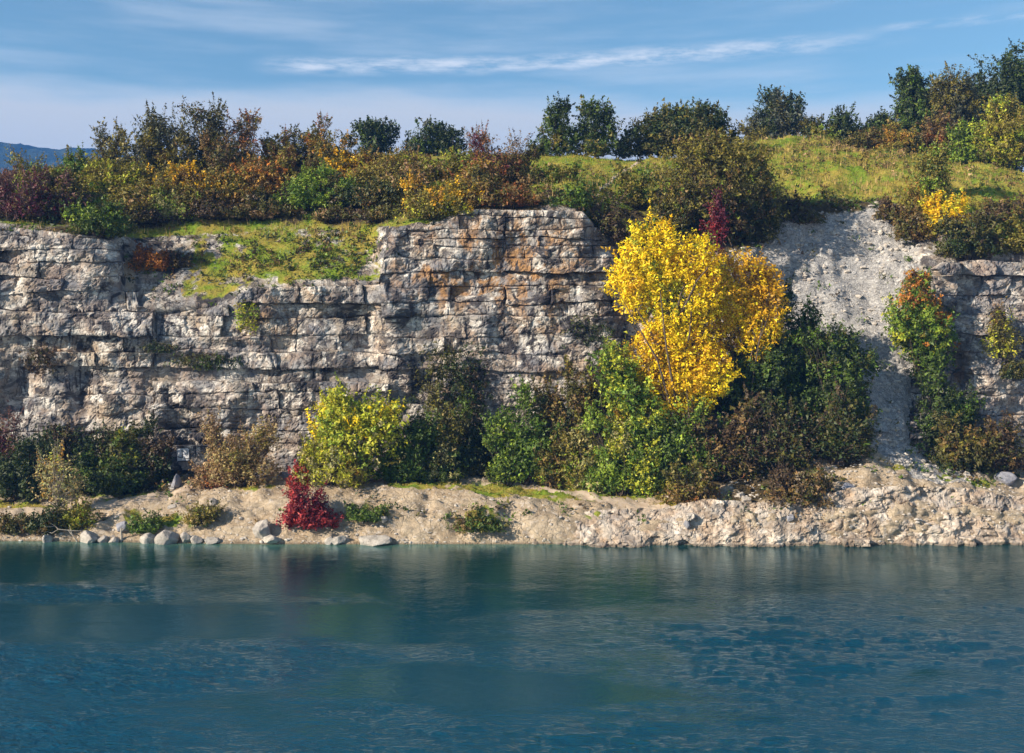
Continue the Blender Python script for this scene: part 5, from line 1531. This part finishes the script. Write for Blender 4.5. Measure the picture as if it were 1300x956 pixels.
for pts, rr in [([(98, 688), (92, 679), (86, 673), (74, 672), (70, 668), (58, 669)], 0.05), ([(86, 673), (97, 674), (106, 673)], 0.035), ([(92, 679), (89, 671), (88, 666)], 0.028),
                ([(74, 672), (66, 677), (60, 675), (52, 678)], 0.03), ([(70, 668), (64, 664)], 0.02), ([(84, 686), (76, 682), (66, 683)], 0.03)]:
    q = np.array([wp(a, b, 0.1 * i * (-1) ** i) for i, (a, b) in enumerate(pts)])
    v, f = tube_mesh([(q, np.linspace(rr, rr * 0.4, len(q)))], 6)
    obj('branch', mesh_np('branch', v, f, True), M_BARKP, dw)

sb = hit(155, 684)
st = np.array([[0, 0, -0.2], [0.02, 0, 0.25], [-0.02, 0.01, 0.55], [0.03, 0, 0.78]])
v, f = tube_mesh([(st, np.array([0.12, 0.09, 0.085, 0.07])), (np.array([[0, 0, 0.5], [0.12, -0.02, 0.68], [0.2, 0, 0.72]]), np.array([.05, .04, .03])), (np.array([[0, 0, 0.02], [-.18, -.08, -.02], [-.32, -.1, -.1]]), np.array([.07, .05, .02]))], 8)
stump = obj('stump', mesh_np('stump', v, f, True), M_BARKP, None, sb + np.array([0, -0.15, 0]))
tag(stump, 'bleached dead stump standing in front of the blue-grey wedge boulder', 'stump')

m_wp, tw, ow = new_mat('white_paint')
pw = tw.node('ShaderNodeNewGeometry').outputs['Position']
nw = tw.noise(pw, 6, 5, 0.7)
principled(tw, ow, tw.mix(tw.smooth(nw, 0.45, 0.75, 0, 0.6), (0.74, 0.76, 0.80), (0.42, 0.44, 0.47)), 0.7, tw.bump(nw, 0.4, 0.03))
m_bp, tb, ob_ = new_mat('black_paint')
principled(tb, ob_, (0.02, 0.02, 0.025), 0.7)
gY = 83.05
gr = bpy.data.objects.new('graffiti_panel', None)
COL.objects.link(gr)
gb = P(232, 592, gY)
gr.location = gb
tag(gr, 'white graffiti panel with black strokes under the rock overhang', 'graffiti')


def slab(pts, th, y):
    pts = np.array([P(a, b, y) - gb for a, b in pts]); n = len(pts)
    bk = pts + np.array([0, th, 0])
    bm_v = np.concatenate([pts, bk])
    me = bpy.data.meshes.new('panel')
    me.from_pydata(bm_v.tolist(), [], [list(range(n))] + [list(range(2 * n - 1, n - 1, -1))] + [[i, n + i, n + (i + 1) % n, (i + 1) % n] for i in range(n)])
    return me


obj('rock_slab', slab([(206, 567), (266, 566), (268, 596), (204, 597)], 0.8, gY + 0.05), M_ROCK, gr)
obj('painted_field', slab([(225, 570), (238, 569), (240, 571), (240.5, 583), (238, 585), (226, 586), (224, 584), (224, 572)], 0.04, gY), m_wp, gr)
for pts in [[(224.2, 570), (224.9, 570), (224.9, 585), (224.0, 585)], [(230.6, 571), (231.5, 571), (232.0, 582), (231.0, 582)], [(225.5, 579.4), (230.5, 580.6), (230.6, 581.6), (225.5, 580.4)],
            [(226, 585.2), (237, 584.6), (237, 585.6), (226, 586.3)], [(236.5, 572), (237.2, 572), (238.2, 578), (237.4, 578)], [(239.8, 571.5), (240.8, 571.5), (240.9, 583), (240, 583)], [(233, 582.2), (239, 581.4), (239, 582.2), (233, 583)]]:
    obj('painted_stroke', slab(pts, 0.02, gY - 0.015), m_bp, gr)

# ------------------------------------------------------------------ haze
hv = np.array([(x, y, z) for x in (-2300, 2300) for y in (-120, 2500) for z in (-7, 330)], float)
hf = np.array([(0, 1, 3, 2), (4, 6, 7, 5), (0, 4, 5, 1), (2, 3, 7, 6), (0, 2, 6, 4), (1, 5, 7, 3)])
m_hz, thz, ohz = new_mat('haze_air')
pv = thz.node('ShaderNodeVolumePrincipled')
pv.inputs['Color'].default_value = (0.10, 0.33, 0.92, 1)
pv.inputs['Density'].default_value = 0.00028
pv.inputs['Anisotropy'].default_value = 0.0
thz.l.new(pv.outputs[0], ohz.inputs['Volume'])
haze = obj('haze', mesh_np('haze', hv, hf, False), m_hz)
haze['kind'] = 'stuff'
